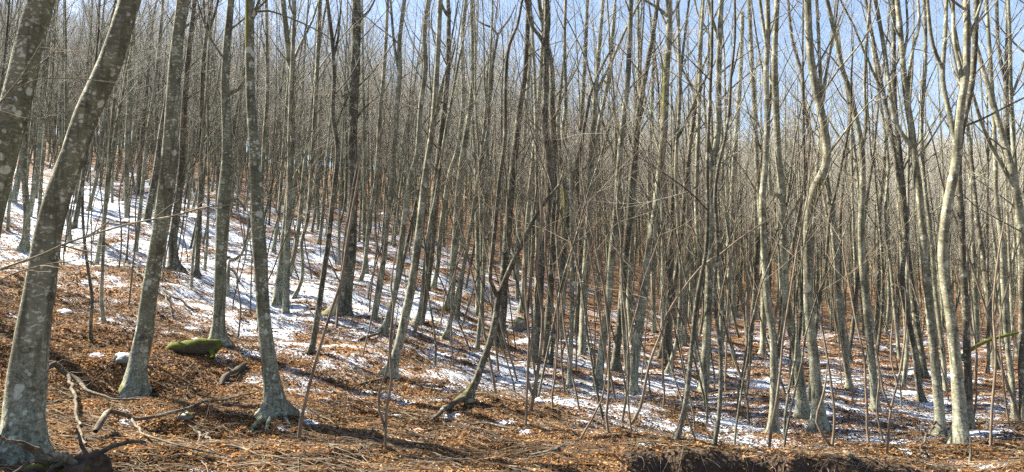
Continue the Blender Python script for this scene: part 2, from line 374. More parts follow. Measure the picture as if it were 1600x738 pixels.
# ------------------------------------------------------------------ terrain mesh
def make_ground():
    ys = np.concatenate([np.linspace(-25, 3, 20)[:-1], np.linspace(3, 6, 26)[:-1], np.exp(np.linspace(math.log(6), math.log(45), 330))[:-1], np.exp(np.linspace(math.log(45), math.log(900), 90))])
    t = np.linspace(-1, 1, 470); t = t*(0.72+0.28*np.abs(t)**3)
    Wd = 1.35*np.maximum(ys, 0)+22*np.clip(1-(ys-3)/40, 0.15, 1)*0.6+4
    X = t[None]*Wd[:, None]; Y = np.repeat(ys[:, None], len(t), 1)
    Z = height(X, Y); sn = snowval(X, Y)
    on = np.clip((X-1.1)/0.6, 0, 1)*np.clip((5.8-X)/1.0, 0, 1)*np.clip((9.4-0.05*X-Y)/0.3, 0, 1)
    hol = g(X+5.6, 1.1)*g(Y-10.9, .8)+g(X+4.0, .8)*g(Y-8.6, .6)+g(X+7.6, .9)*g(Y-12.6, .7)+g(X+5.0, 1.0)*g(Y-6.9, .6)
    earth = np.clip(on+hol*0.75, 0, 1)
    sn = sn-2.0*earth
    nr, nc = X.shape; i = np.arange(nr-1)[:, None]*nc; j = np.arange(nc-1)[None]
    Q = np.stack([i+j, i+j+1, i+nc+j+1, i+nc+j], -1).reshape(-1, 4)
    me = make_mesh('ground', np.stack([X, Y, Z], -1).reshape(-1, 3), Q, None, [M_GROUND], {'snow': sn.ravel(), 'earth': earth.ravel()})
    tag(link('ground', me), kind='structure', label='forest floor of brown beech leaves with melting snow patches')
make_ground()

# ------------------------------------------------------------------ leaf litter (loose leaves) and fallen twigs
def leaf_litter(n):
    y = np.exp(rng.uniform(math.log(4.2), math.log(30), n*2)); x = rng.uniform(-0.9, 0.9, n*2)*(y+1)
    sv = snowval(x, y)
    keep = rng.random(n*2) < np.where(sv > 0.25, 0.2, np.where(sv > -0.2, 0.4, 1.0))*np.where(y < 14, 1, 0.75)
    lip = (x > 1.3)*(x < 5.4)*(y < 9.25-0.05*x); keep &= ~(lip & (rng.random(n*2) < .8))
    x, y = x[keep][:n], y[keep][:n]; n = len(x)
    z = height(x, y)+rng.uniform(0.0, 0.02, n)
    L = np.clip(rng.lognormal(math.log(0.019), .32, n), .010, .042)*(1+0.018*y); Wd = L*rng.uniform(.5, .75, n)
    a = rng.uniform(0, 6.283, n); tilt = rng.normal(0, .38, n); roll = rng.normal(0, .45, n)
    e = np.stack([np.cos(a)*np.cos(tilt), np.sin(a)*np.cos(tilt), np.sin(tilt)], -1)
    s = np.stack([-np.sin(a)*np.cos(roll), np.cos(a)*np.cos(roll), np.sin(roll)], -1)
    up = np.cross(e, s); c = np.stack([x, y, z+0.006], -1); k = rng.uniform(0.1, 0.5, n)[:, None]*L[:, None]
    V = np.stack([c-e*L[:, None], c+s*Wd[:, None]+up*k, c+e*L[:, None]+up*k*.3, c-s*Wd[:, None]+up*k], 1).reshape(-1, 3)
    b = np.arange(n)[:, None]*4; T = np.concatenate([b+[0, 1, 2], b+[0, 2, 3]], 1).reshape(-1, 3)
    pal = np.array([(0.42, 0.22, 0.075), (0.52, 0.32, 0.14), (0.31, 0.155, 0.055), (0.17, 0.095, 0.05), (0.46, 0.31, 0.16), (0.10, 0.065, 0.042), (0.36, 0.16, 0.055), (0.20, 0.12, 0.075)])
    cc = (0.34+0.66*np.clip(0.45+1.2*fbm(x*1.1, y*1.1, 77, 3)+.8*noise2(x*4.2, y*4.2, 78), 0, 1))[:, None]*pal[rng.integers(0, len(pal), n)]*rng.uniform(.7, 1.15, n)[:, None]
    col = np.repeat(np.concatenate([cc, np.ones((n, 1))], 1), 4, 0)
    me = make_mesh('leaf_litter', V, None, T, [M_LEAF], {'tint': col}, smooth=False)
    tag(link('leaf_litter', me), 'loose dead orange and brown beech leaves covering the forest floor', 'leaves', kind='stuff')
leaf_litter(440000)
def twig_litter(n):
    tb = Tubes()
    for k in range(n):
        y = math.exp(rnd.uniform(math.log(4.5), math.log(26))); x = rnd.uniform(-.85, .85)*y
        l = rnd.uniform(.12, .7)*(1+0.03*y); a = rnd.uniform(-.9, .9) if rnd.random() < .7 else rnd.uniform(0, 6.28)
        m_ = 5; t = np.linspace(-.5, .5, m_); xx = x+l*t*math.cos(a)+np.array([rnd.gauss(0, l*.04) for _ in t]); yy = y+l*t*math.sin(a)+np.array([rnd.gauss(0, l*.04) for _ in t])
        zz = height(xx, yy)+0.018+np.array([rnd.uniform(0, .03) for _ in t]); r_ = rnd.uniform(.002, .008)
        tb.add(np.stack([xx, yy, zz], 1), np.linspace(r_, r_*.5, m_), 3)
    tag(tb.build('fallen_twigs', M_SAP), 'small dead twigs strewn over leaves and snow', 'twigs', kind='stuff')
twig_litter(7500)

# ------------------------------------------------------------------ trees
PLACED = []           # (x, y) of every traced stem foot
def limbs_and_crown(root, stem, rads, r, nl, h0, mat_b, dens=1.0, thick=1.0, zg=0.0, lmax=3.0, named='branch'):
    """side branches (each a part) and one crown of shoots for the stems given in the root's own space"""
    tw = Tubes(); H = stem[-1][2]-zg
    L = np.linalg.norm(np.diff(stem, axis=0), axis=1).cumsum(); L = np.r_[0, L]; hs = stem[:, 2]-zg
    for k in range(nl):
        h = h0+(H-h0)*((k+r.random()*.8)/nl)**0.9
        i = min(int(np.searchsorted(hs, h)), len(stem)-2); i = max(i, 1); f = (h-h0)/max(H-h0, .1)
        T = stem[i+1]-stem[i-1]; ln = lmax*(0.55+0.6*r.random())*(1-0.45*f)
        r0 = min(rads[i]*0.45, 0.008+0.007*ln)
        p = wander(stem[i], side_dir(T, r.uniform(.55, .95)-.25*f, r.uniform(0, 6.28)), ln, 8, .10, .045, r)
        b = Tubes(); b.add(p, np.linspace(r0, 0.004*thick, 9), 5 if r0 > .02 else 4)
        b.build(named, mat_b, root)
        shoots(tw, p, r0, r, max(3, int(ln*3.2*dens)), dens, thick)
    q = stem[int(len(stem)*0.62):]
    if len(q) > 3: shoots(tw, q, rads[-3], r, max(3, int(7*dens)), dens, thick)
    if tw.n:
        o = tw.build('crown', M_TWIG, root); o['kind'] = 'stuff'
def trace_stem(pts, y0, r, foot, drift=None):
    out = []
    dy = r.uniform(-.05, .05) if drift is None else drift
    for (u, v) in pts:
        p = at(u, v, y0); h = max(p[2]-foot[2], 0); out.append(at(u, v, y0+dy*h))
    return np.array(out)
TRACED = []
def tree(label, w, pts, d=None, forks=(), dark=0, moss=0.7, H=13.0, nl=10, mside=-1.0, hgt=.4, bands=(), name='beech_tree', cat='tree', group=None, h0=None, lmax=2.6, flare=1.0, ext=True, drift=None, dens=0.8, mt=None):
    r = random.Random(len(TRACED)*31+5)
    if d is None:
        b = hit(*pts[0])
        if b is None: b = at(pts[0][0], pts[0][1], 9.0)
        d = b[1]; foot = np.array([b[0], b[1], float(height(b[0], b[1]))])
    else:
        b = at(pts[0][0], pts[0][1], d); foot = np.array([b[0], d, float(height(b[0], d))])
    P = trace_stem(pts, d, r, foot, drift)
    if P[0, 2] > foot[2]+0.15:
        lean = (P[0, 0]-P[1, 0])/max(P[1, 2]-P[0, 2], .2); x = P[0, 0]+lean*.6*(P[0, 2]-foot[2]); foot = np.array([x, d, float(height(x, d))]); P = np.vstack([foot, P])
    PLACED.append((foot[0], foot[1]))
    wr = np.interp(np.linspace(0, 1, len(P)), np.linspace(0, 1, len(w)), w)*d/F/2*(0.88 if w[0] > 26 or w[0] < 8 else 0.82)/math.hypot(1, (pts[0][0]-CX)/F)
    if P[0, 2] > foot[2]: P[0, 2] = foot[2]
    down = P[0]-(P[1]-P[0])/np.linalg.norm(P[1]-P[0])*0.0-np.array([0, 0, .14])
    P = np.vstack([down, P]); wr = np.r_[wr[0], wr]
    s0 = smooth_path(P, 0.16); sl_ = np.r_[0, np.linalg.norm(np.diff(P, axis=0), axis=1).cumsum()]; s1 = np.r_[0, np.linalg.norm(np.diff(s0, axis=0), axis=1).cumsum()]
    R0 = np.interp(s1/s1[-1], sl_/sl_[-1], wr)
    htop = s0[-1, 2]-foot[2]
    root = empty(name, foot); tag(root, label, cat, group)
    m_ = mt or (M_BARK, M_BARKD, M_BARKM)[dark]
    def extend(path, rad, Htot):
        hh = path[-1, 2]-foot[2]
        if Htot <= hh+.3: return path, rad
        n = max(3, int((Htot-hh)/.45)); dr = path[-1]-path[-4]; dr[1] *= .5
        q = wander(path[-1], dr, Htot-hh, n, .035, .02, r)[1:]
        return np.vstack([path, q]), np.r_[rad, np.linspace(rad[-1], 0.008, n+1)[1:]]
    path, rad = (extend(s0, R0, H) if ext else (s0, R0*np.linspace(1, 1, len(R0))))
    if not ext: rad = rad.copy(); rad[-4:] *= np.linspace(1, .35, 4)[-min(4, len(rad)):]
    tb = Tubes(); nside = 12 if w[0] > 24 else (10 if w[0] > 9 else 7)
    tb.add(path-foot, rad, nside, base_moss(moss, mside, hgt, 0, bands), flare=flare*(1 if w[0] > 9 else .4), rough=.07, seed=r.random()*6, ground=0.0)
    tb.build('trunk', m_, root)
    stems = [(path-foot, rad)]
    for fk in forks:
        fw, fp = fk[0], fk[1]; fe = fk[2] if len(fk) > 2 else True
        # a fork starts on the nearest stem drawn so far
        y_ = d
        Q = np.array([at(u, v, d) for (u, v) in fp]); st = min(stems, key=lambda s_: np.min(np.linalg.norm((s_[0]+foot)[:, [0, 2]]-Q[0][[0, 2]], axis=1)))
        SS = st[0]+foot; i = int(np.argmin(np.linalg.norm(SS[:, [0, 2]]-Q[0][[0, 2]], axis=1))); y_ = SS[i, 1]
        Q = np.array([at(u, v, y_) for (u, v) in fp]); dq = r.uniform(-.15, .15)
        for k in range(1, len(Q)): Q[k] = at(fp[k][0], fp[k][1], y_+dq*np.linalg.norm(Q[k]-Q[0]))
        Q[0] = SS[i]
        sp = smooth_path(Q, 0.16); rr = np.interp(np.linspace(0, 1, len(sp)), np.linspace(0, 1, len(fw)), fw)*y_/F/2*0.95/math.hypot(1, (fp[0][0]-CX)/F); rr[0:2] *= 1.1
        if fe and fp[-1][1] < 12: sp, rr = extend(sp, rr, min(H, sp[-1, 2]-foot[2]+4.5))
        else: rr = np.r_[rr[:-3], rr[-3:]*np.array([.8, .55, .3])] if len(rr) > 4 else rr
        ft = Tubes(); ft.add(sp-foot, rr, 8 if fw[0] > 6 else 5, rough=.06, seed=r.random()*6); ft.build('branch', m_, root)
        stems.append((sp-foot, rr))
    if nl:
        hb = h0 if h0 is not None else 0.38*H
        limbs_and_crown(root, stems[0][0], stems[0][1], r, nl, min(hb, H*.7), m_, dens, .34, 0.0, lmax)
        for sp, rr in stems[1:]:
            if sp[-1, 2] > 5.5 and len(sp) > 14: limbs_and_crown(root, sp, rr, r, max(3, nl//3), sp[0, 2]+.8, m_, dens, .34, 0.0, lmax*.8)
    TRACED.append(root); return root
GN = 'beech trees standing on the snowy hillside'
def beech(label, w, pts, **k): return tree(label, w, pts, group=GN, **k)
def sapling(label, w, pts, **k):
    k.setdefault('H', 3.5); k.setdefault('nl', 0); k.setdefault('ext', False); k.setdefault('moss', .2); k.setdefault('flare', .3); k.setdefault('mt', M_SAP)
    return tree(label, w, pts, name='sapling', cat='sapling', group='thin saplings and shoots on the slope', **k)

beech('huge leaning grey trunk whose foot is outside the picture, cut off by its edge', [72, 66, 62, 56], [(-70, 700), (-45, 480), (-20, 330), (0, 250), (28, 150), (48, 60), (65, 0)], d=6.6, H=14, h0=7, moss=.2, dark=2)
beech('thickest whole trunk, leaning, blotched with round pale lichen, above the mossy stump', [84, 74, 66, 58, 53, 50, 49, 50, 48, 44], [(33, 716), (40, 618), (52, 518), (66, 430), (75, 368), (92, 300), (115, 240), (135, 180), (172, 100), (203, 0)], H=14, h0=7, moss=.25, dark=2, drift=.03, flare=.6)
beech('stout dark trunk with a curved green mossy foot, second whole one beside the blotched giant', [46, 35, 33, 31, 29, 30, 30, 28, 26, 24, 22], [(208, 612), (214, 575), (226, 520), (232, 470), (240, 420), (250, 360), (257, 310), (265, 240), (268, 180), (274, 100), (285, 0)], H=13, h0=6.5, moss=.95, hgt=.3, dark=2, flare=.8)
beech('grey trunk standing beside the mossy log, with a crook at mid height', [27, 22, 21, 22, 24, 20, 17, 15, 13], [(342, 540), (342, 490), (344, 450), (346, 380), (350, 310), (355, 250), (353, 176), (352, 106), (361, 0)], moss=.5, dark=2, forks=[([7, 5, 3], [(357, 150), (372, 140), (384, 122), (392, 100)], False), ([6, 4], [(353, 330), (372, 310), (384, 330)], False)])
beech('bent grey trunk with bright yellow moss cushions high up and spreading roots', [37, 30, 26, 25, 26, 25, 22, 19, 17, 16], [(428, 648), (425, 600), (416, 530), (410, 470), (407, 410), (403, 350), (400, 280), (396, 220), (391, 130), (390, 0)], moss=.55, dark=2, drift=.0, bands=[(5.2, 6.6, 1.1, -1)], flare=1.5, forks=[([4, 3, 2.5, 2], [(396, 22), (420, 17), (470, 35), (510, 56), (530, 74), (545, 92)], False), ([5, 4, 3], [(395, 35), (405, 12), (425, -10)], False)])
beech('dark trunk with a broad foot on open snow behind the mossy-footed one', [22, 17, 15, 14, 12, 10, 9], [(275, 422), (270, 380), (278, 320), (284, 260), (286, 200), (292, 110), (304, 0)], dark=1, moss=.3, h0=4)
beech('straight grey trunk on the snow, just behind the bent one with moss cushions', [20, 17, 15, 14, 14, 13, 12, 11], [(432, 476), (437, 440), (443, 390), (449, 330), (454, 260), (456, 176), (453, 106), (442, 0)], moss=.35, forks=[([6, 5, 4], [(453, 95), (460, 50), (457, 0)])])
beech('straight almost black trunk with orange leaves and moss piled at its foot', [32, 26, 22, 19, 17, 17, 17, 17], [(533, 494), (541, 440), (547, 400), (550, 340), (552, 280), (551, 210), (555, 120), (557, 0)], dark=1, moss=.62, hgt=.4, flare=.9, forks=[([6, 4, 3], [(563, 34), (576, 18), (587, -4)]), ([4, 3, 2, 1.5], [(556, 190), (570, 168), (590, 152), (603, 138)], False)])
beech('slim trunk with a thin curved foot in the snow beside the near-black trunk', [9, 7, 7, 8, 9, 8], [(458, 468), (471, 440), (473, 405), (471, 380), (481, 340), (486, 280), (492, 180), (498, 60), (500, 0)], moss=.4, H=11)
beech('slender dark trunk with a mossy kinked foot, second in front of the near-black one', [13, 11, 10, 10, 8, 8, 7], [(486, 552), (495, 500), (504, 440), (512, 385), (518, 330), (525, 270), (527, 229), (520, 176), (522, 123), (519, 63), (511, 0)], dark=1, moss=.7, H=11, forks=[([5, 4, 3], [(521, 95), (528, 60), (533, 0)])])
beech('pale trunk leaning over a long shallow hollow, white at the foot', [23, 18, 17, 16, 14, 12, 10, 10], [(608, 590), (618, 558), (630, 510), (646, 430), (656, 350), (664, 280), (677, 190), (683, 106), (688, 0)], moss=.15, flare=.8)
beech('dark leaning trunk running side by side with the pale leaning one, forked at the top', [17, 15, 14, 14, 13, 12, 10, 9], [(655, 508), (662, 470), (671, 390), (677, 328), (684, 262), (692, 190), (700, 106), (701, 18)], dark=1, moss=.4, forks=[([6, 5, 4], [(701, 30), (692, 12), (686, -6)]), ([4, 3.5, 3], [(698, 115), (708, 85), (712, 70), (704, 52)], False)])
beech('upright grey trunk with a bright yellow-green mossy foot on the middle snow', [17, 13, 12, 12, 11, 10, 9, 8], [(703, 484), (706, 450), (709, 400), (713, 340), (720, 262), (736, 159), (739, 88), (737, 0)], moss=1.1, hgt=.28)
beech('thin double-curved trunk with a yellow mossy foot below the upright mossy-footed one', [11, 8, 8, 7, 6, 5], [(695, 530), (706, 495), (712, 470), (724, 420), (733, 370), (742, 310), (752, 240), (760, 160)], moss=1.1, H=9, hgt=.3)
beech('thin black stem with two thin arms spreading against blue sky', [9, 7, 6, 6, 6, 5], [(714, 500), (724, 420), (736, 356), (749, 270), (762, 204), (767, 141), (771, 95), (778, 55)], dark=1, moss=.2, H=9, nl=5, forks=[([4, 3, 2], [(778, 55), (769, 44), (748, 34), (738, 20)], False), ([4, 3, 2, 2], [(778, 55), (788, 40), (796, 30), (806, 8)], True)])
beech('twisted dark trunk forking low, one arm rising and one leaning far over', [17, 13, 12, 11, 9, 7, 6], [(728, 628), (744, 596), (753, 570), (763, 543), (774, 500), (779, 466), (797, 420), (820, 372), (832, 346), (853, 314), (874, 289), (883, 254)], dark=1, moss=.85, hgt=.8, ext=False, nl=0, forks=[([7, 7, 7, 6, 6, 5, 5, 4], [(779, 464), (766, 438), (769, 398), (776, 330), (781, 275), (789, 215), (790, 123), (796, 70), (808, 42), (815, 5)]), ([5, 4, 3], [(832, 346), (838, 300), (842, 260)], False)])
beech('tall dark leaning trunk right behind the twisted low-forking one', [19, 17, 17, 16, 15, 13, 12, 10, 10], [(779, 540), (785, 490), (788, 430), (794, 350), (801, 270), (806, 225), (812, 170), (821, 106), (826, 0)], dark=1, moss=.4)
beech('thin bright trunk with a brown mossy foot beside an old stump', [13, 10, 9, 9, 9], [(816, 490), (819, 440), (822, 380), (828, 300), (838, 200), (846, 100), (851, 0)], moss=.8, h0=5)
beech('gnarled black trunk splitting into a narrow V near the picture top', [14, 12, 11, 12, 13, 11], [(834, 566), (842, 490), (847, 416), (855, 346), (859, 275), (851, 200), (853, 141), (853, 75)], dark=1, moss=.3, forks=[([7, 6, 5], [(853, 75), (842, 55), (830, 39), (821, 0)]), ([6, 6, 5], [(853, 72), (858, 35), (856, 0)])])
beech('crooked black trunk crossing close behind the narrow V-fork trunk', [13, 13, 13, 12, 9, 8], [(851, 560), (858, 480), (864, 400), (870, 300), (867, 240), (863, 176), (862, 106), (848, 40), (842, 0)], dark=1, moss=.3)
beech('wavy slender trunk swinging outward halfway, right of the black pair', [10, 9, 8, 8, 7, 6], [(889, 602), (893, 500), (894, 410), (893, 325), (890, 250), (879, 211), (884, 159), (882, 70), (884, 0)], moss=.3, H=11)
beech('short thick yellow-mossed stem behind the wavy slender trunk', [9, 9, 10, 9, 6], [(876, 532), (880, 480), (883, 416), (884, 363), (883, 300), (876, 255), (872, 190), (878, 120)], moss=.5, H=9, bands=[(3.3, 5.4, .8, -1)])
beech('grey knotty trunk with small branch stubs, pale foot at the snow edge', [16, 14, 13, 12, 11, 10, 9], [(934, 608), (939, 560), (950, 480), (956, 399), (963, 328), (968, 250), (974, 190), (981, 123), (984, 60), (986, 0)], moss=.3)
beech('dark trunk close beside the knotty grey one, bending at head height of the crowns', [15, 14, 13, 13, 12, 10, 8], [(960, 580), (968, 510), (976, 420), (985, 320), (990, 255), (996, 194), (1004, 141), (1019, 60), (1028, 0)], dark=1, moss=.4)
beech('tall bowed trunk bright on one edge, carrying a mossy three-way crotch at the top', [22, 19, 17, 16, 15, 14, 13, 12], [(986, 612), (990, 570), (996, 530), (1008, 440), (1018, 370), (1026, 320), (1032, 260), (1038, 200), (1041, 120), (1045, 60), (1046, 18)], moss=.3, bands=[(6.3, 8.2, .7, -1)], forks=[([6, 5, 4, 3], [(1046, 22), (1030, 14), (1010, 2), (990, -10)]), ([4, 3], [(1046, 22), (1056, 15), (1064, -4)]), ([7, 6], [(1046, 20), (1042, 0), (1040, -12)])])
beech('slim trunk opening into a wide wineglass fork', [11, 10, 9, 9, 8, 8], [(1068, 540), (1072, 460), (1076, 381), (1074, 310), (1076, 250), (1081, 194), (1086, 143)], moss=.3, H=10, forks=[([5, 4, 3.5, 3], [(1086, 143), (1068, 112), (1054, 76), (1046, 20)]), ([6, 5, 4, 4], [(1086, 143), (1098, 105), (1110, 72), (1106, 50), (1090, 21), (1084, -6)]), ])
beech('straight trunk with a Y just below the picture top, greyish white foot', [21, 16, 14, 13, 13, 12, 11, 10], [(1099, 612), (1105, 518), (1108, 430), (1111, 346), (1112, 275), (1122, 200), (1123, 106), (1127, 0)], dark=0, moss=.3, forks=[([7, 6, 6], [(1123, 70), (1114, 35), (1106, -2)]), ([6, 5, 4, 3], [(1113, 262), (1104, 200), (1100, 150), (1103, 110)], False)])
beech('thin dark whip-like trunk weaving in front of the greyish-footed straight one', [9, 8, 7, 7, 6, 5], [(1116, 698), (1124, 640), (1126, 560), (1116, 460), (1122, 381), (1117, 310), (1123, 258), (1131, 225), (1139, 176), (1142, 123), (1148, 60), (1148, 0)], dark=1, moss=.3, H=8, nl=6, forks=[([4, 3, 2], [(1142, 123), (1150, 95), (1156, 66)], False)])
beech('dark sinuous young trunk with a pale rock-like foot, leaning in from below', [11, 9, 9, 8, 7, 6], [(1056, 690), (1069, 643), (1076, 590), (1086, 490), (1092, 450), (1103, 395), (1106, 330), (1105, 260), (1108, 180), (1112, 90)], dark=1, moss=.5, H=8, nl=6)
beech('grey trunk with a lit strip, twin-topped, its pale foot right above the dark bank', [20, 16, 14, 13, 13, 12, 11, 11], [(1207, 680), (1210, 620), (1208, 530), (1200, 480), (1196, 420), (1191, 320), (1196, 258), (1199, 176), (1197, 123), (1200, 53), (1199, 0)], moss=.25, forks=[([7, 6, 6], [(1196, 75), (1193, 42), (1187, 0)])])
beech('slim trunk half hidden behind the twin-topped one', [12, 11, 10, 9], [(1192, 556), (1193, 480), (1192, 400), (1187, 320), (1182, 240), (1176, 120), (1170, 0)], moss=.3)
beech('two-tone trunk with a side arm curling up from a socket, next to the S-shaped tree', [24, 17, 16, 15, 15, 14, 12, 11], [(1255, 652), (1247, 568), (1233, 495), (1227, 450), (1223, 363), (1221, 293), (1216, 240), (1211, 141), (1211, 70), (1214, 0)], moss=.3, forks=[([7, 6, 5], [(1219, 312), (1206, 304), (1202, 285), (1203, 230)], False)])
beech('S-shaped trunk with a yellow mossy elbow halfway up', [27, 20, 17, 16, 16, 17, 18, 16, 15, 14, 14, 13], [(1279, 670), (1277, 618), (1270, 543), (1263, 480), (1262, 434), (1262, 381), (1264, 321), (1271, 298), (1285, 272), (1292, 245), (1288, 200), (1276, 145), (1268, 100), (1264, 53), (1262, 0)], moss=.3, drift=0.0, bands=[(3.9, 4.9, .85, 1)], forks=[([6, 5, 4, 3, 3], [(1277, 178), (1284, 150), (1296, 90), (1304, 50), (1310, 0)])])
beech('thin crooked dark stem leaning between the two-tone and S-shaped trunks', [9, 8, 7, 7, 7, 6], [(1218, 560), (1220, 497), (1227, 434), (1238, 388), (1249, 332), (1258, 286), (1263, 240), (1264, 205), (1256, 165), (1253, 116), (1238, 63), (1231, 0)], dark=1, moss=.3, H=10)
beech('trunk with a pale lit lower half, veering off sideways into blue sky at the top', [18, 15, 14, 14, 13, 12, 10, 10, 9], [(1368, 643), (1365, 593), (1357, 510), (1352, 460), (1347, 400), (1346, 340), (1348, 300), (1346, 230), (1338, 187), (1328, 145), (1316, 106), (1304, 50), (1292, 0)], moss=.3, forks=[([7, 6, 6, 5], [(1347, 245), (1353, 190), (1351, 130), (1356, 40), (1360, 0)])])
beech('thin spotted trunk with a dark leafy foot behind the veering one', [13, 10, 9, 9, 8, 7], [(1328, 608), (1318, 533), (1309, 440), (1307, 381), (1300, 325), (1291, 270), (1284, 200), (1281, 100), (1276, 0)], moss=.4)
beech('thick mottled trunk with a tuft of steep limbs and a pale arm joining it', [24, 20, 18, 17, 16, 15, 14, 12, 11], [(1470, 682), (1468, 640), (1460, 560), (1452, 480), (1444, 390), (1437, 310), (1430, 250), (1424, 200), (1415, 140), (1408, 63), (1402, 0)], moss=.35, drift=.0, forks=[([9, 8, 8, 7], [(1426, 232), (1402, 197), (1391, 148), (1382, 80), (1368, 0)]), ([7, 6, 5], [(1417, 150), (1424, 90), (1436, 40), (1434, -4)]), ([6, 5, 4], [(1412, 95), (1418, 50), (1416, -4)])])
beech('mossy dark trunk just outside the mottled tufted one', [13, 11, 10, 10, 9], [(1440, 628), (1428, 545), (1418, 490), (1410, 430), (1416, 363), (1412, 300), (1406, 240), (1398, 150), (1396, 0)], moss=.6, dark=1)
beech('thin green-tinged trunk squeezed between the mottled and the candelabra trees', [10, 9, 8, 8], [(1478, 610), (1472, 540), (1463, 469), (1457, 399), (1452, 346), (1444, 282), (1440, 200), (1446, 90), (1444, 0)], moss=.5, bands=[(2, 5, .5, -1)], H=11)
beech('big candelabra tree with four upswept arms and a pale healed scar', [30, 24, 21, 20, 19, 18, 18, 17, 16, 15, 13], [(1500, 696), (1499, 640), (1494, 570), (1486, 500), (1477, 440), (1473, 399), (1477, 346), (1486, 293), (1494, 250), (1497, 205), (1502, 159), (1509, 116), (1511, 53), (1510, 0)], moss=.3, drift=0.0,
      forks=[([10, 9, 8, 7], [(1490, 228), (1484, 180), (1475, 141), (1473, 109), (1477, 53), (1479, -2)]), ([7, 7, 6], [(1474, 112), (1462, 85), (1454, 53), (1449, -2)]), ([8, 7, 7], [(1504, 140), (1499, 100), (1491, 63), (1489, -2)]), ([6, 6, 5], [(1511, 75), (1522, 38), (1535, -2)])])
beech('dark straight trunk standing close against the candelabra tree', [17, 15, 14, 13, 12], [(1515, 672), (1513, 600), (1508, 480), (1504, 400), (1502, 340), (1498, 270), (1502, 210), (1520, 120), (1526, 0)], dark=1, moss=.3)
beech('dark trunk with a pale twin stem joining it, near the picture edge', [17, 15, 14, 13, 12, 11, 10], [(1604, 610), (1600, 500), (1597, 416), (1590, 320), (1577, 258), (1573, 211), (1572, 130), (1575, 60), (1574, 0)], dark=1, moss=.3, forks=[([8, 7, 7], [(1572, 135), (1560, 75), (1557, -2)])])
beech('pale cream trunk with a ragged bushy foot below the mossy branch', [13, 11, 10, 9, 8], [(1586, 655), (1581, 593), (1572, 518), (1568, 450), (1565, 381), (1557, 310), (1555, 240), (1551, 150), (1545, 60), (1541, 0)], moss=.2)
beech('dark trunk cut by the picture edge above the snow', [16, 13, 12, 11], [(1599, 660), (1596, 560), (1598, 450), (1603, 300), (1606, 100), (1605, 0)], dark=1, moss=.2)
beech('slim grey trunk rising in a long even lean toward the pale leaning pair', [11, 10, 9, 9, 8], [(584, 498), (592, 460), (600, 400), (606, 340), (614, 262), (621, 159), (625, 110), (624, 70), (632, 0)], moss=.3, forks=[([5, 5, 4], [(625, 120), (616, 70), (610, -2)])])
beech('grey trunk with a fallen branch across its foot, two steps from the pale leaning one', [13, 11, 10, 10, 9, 8], [(598, 520), (608, 495), (620, 440), (632, 340), (642, 275), (652, 240), (658, 159), (665, 106), (663, 53), (669, 0)], moss=.3)
beech('slender bright-edged trunk far up between the near-black and the slim grey ones', [9, 8, 8, 7], [(563, 440), (570, 415), (577, 346), (588, 275), (593, 190), (601, 100), (606, 0)], moss=.2)
beech('knobbly leaning trunk above the yellow mossy feet', [10, 9, 9, 8], [(677, 452), (683, 420), (690, 350), (702, 275), (714, 235), (724, 160), (722, 70), (728, 0)], moss=.3)
beech('thin curved-footed trunk in front of the knobbly leaning one', [7, 6, 6, 5], [(647, 522), (656, 485), (662, 430), (670, 360), (682, 300), (694, 220), (712, 120)], moss=.5, H=9)
beech('small pollarded stub with two thin arms on the snow', [12, 10, 9], [(352, 462), (356, 430), (358, 408)], ext=False, nl=0, moss=.4, hgt=.5, forks=[([5, 4, 3], [(358, 410), (377, 398), (388, 360), (392, 312)], False), ([5, 4, 3], [(357, 414), (366, 425), (375, 442), (386, 456)], False)])
beech('grey trunk with a wide mossy foot at the upper snow field', [19, 13, 11, 10, 9], [(38, 392), (42, 340), (38, 270), (42, 200), (52, 120), (66, 30), (70, 0)], moss=.5, hgt=.6)
beech('slim trunk climbing in a gentle curve out of the leaf hollow', [9, 7, 7, 6, 6], [(162, 503), (158, 470), (160, 430), (162, 368), (166, 300), (174, 200), (186, 90), (196, 0)], moss=.5, H=10)
beech('reddish brown crooked young trunk beside the hollow', [8, 7, 6, 6, 5], [(142, 536), (142, 500), (144, 468), (137, 418), (131, 368), (129, 300), (136, 200), (150, 90)], dark=1, moss=.1, H=8)
beech('thin straight trunk alone on the bare snow', [6, 5, 5, 4], [(299, 449), (302, 399), (308, 356), (311, 310), (314, 240), (322, 150)], moss=.3, H=9)
beech('slim dark forked trunk behind the crooked grey one', [11, 9, 9, 8, 7], [(309, 398), (312, 340), (314, 220), (317, 106), (323, 50)], d=20, dark=1, moss=.2, forks=[([5, 5, 4], [(322, 60), (334, 26), (342, -4)]), ([5, 4, 4], [(321, 65), (319, 20), (318, -4)])])
beech('slender leaning trunk high between the mossy-footed dark one and the giant', [9, 8, 7, 6], [(214, 372), (222, 300), (232, 200), (240, 150), (247, 88), (254, 10)], d=23, moss=.2)
beech('slim bright trunk between the moss-cushioned tree and its straight neighbour', [9, 8, 8, 7], [(405, 360), (410, 280), (413, 220), (418, 141), (417, 53), (416, 0)], d=21, moss=.2)
beech('grey trunk with mossy foot beside a dead bough in the middle distance', [11, 9, 8, 8], [(908, 524), (914, 468), (920, 393), (922, 346), (924, 275), (935, 200), (951, 120), (960, 20)], moss=.5)
beech('thin trunk leaning over the stump', [8, 7, 7, 6], [(870, 533), (880, 480), (876, 418), (868, 340), (860, 240)], moss=.3, H=10)
beech('slender trunk behind the tall bowed one', [9, 8, 8, 7], [(1022, 520), (1020, 443), (1016, 360), (1014, 280), (1018, 180), (1022, 60)], moss=.3)
beech('dark trunk leaning out behind the tall bowed one, forked above', [11, 9, 9, 8, 7], [(1032, 560), (1045, 490), (1056, 430), (1064, 370), (1070, 300), (1078, 230), (1090, 130), (1096, 20)], dark=1, moss=.3)
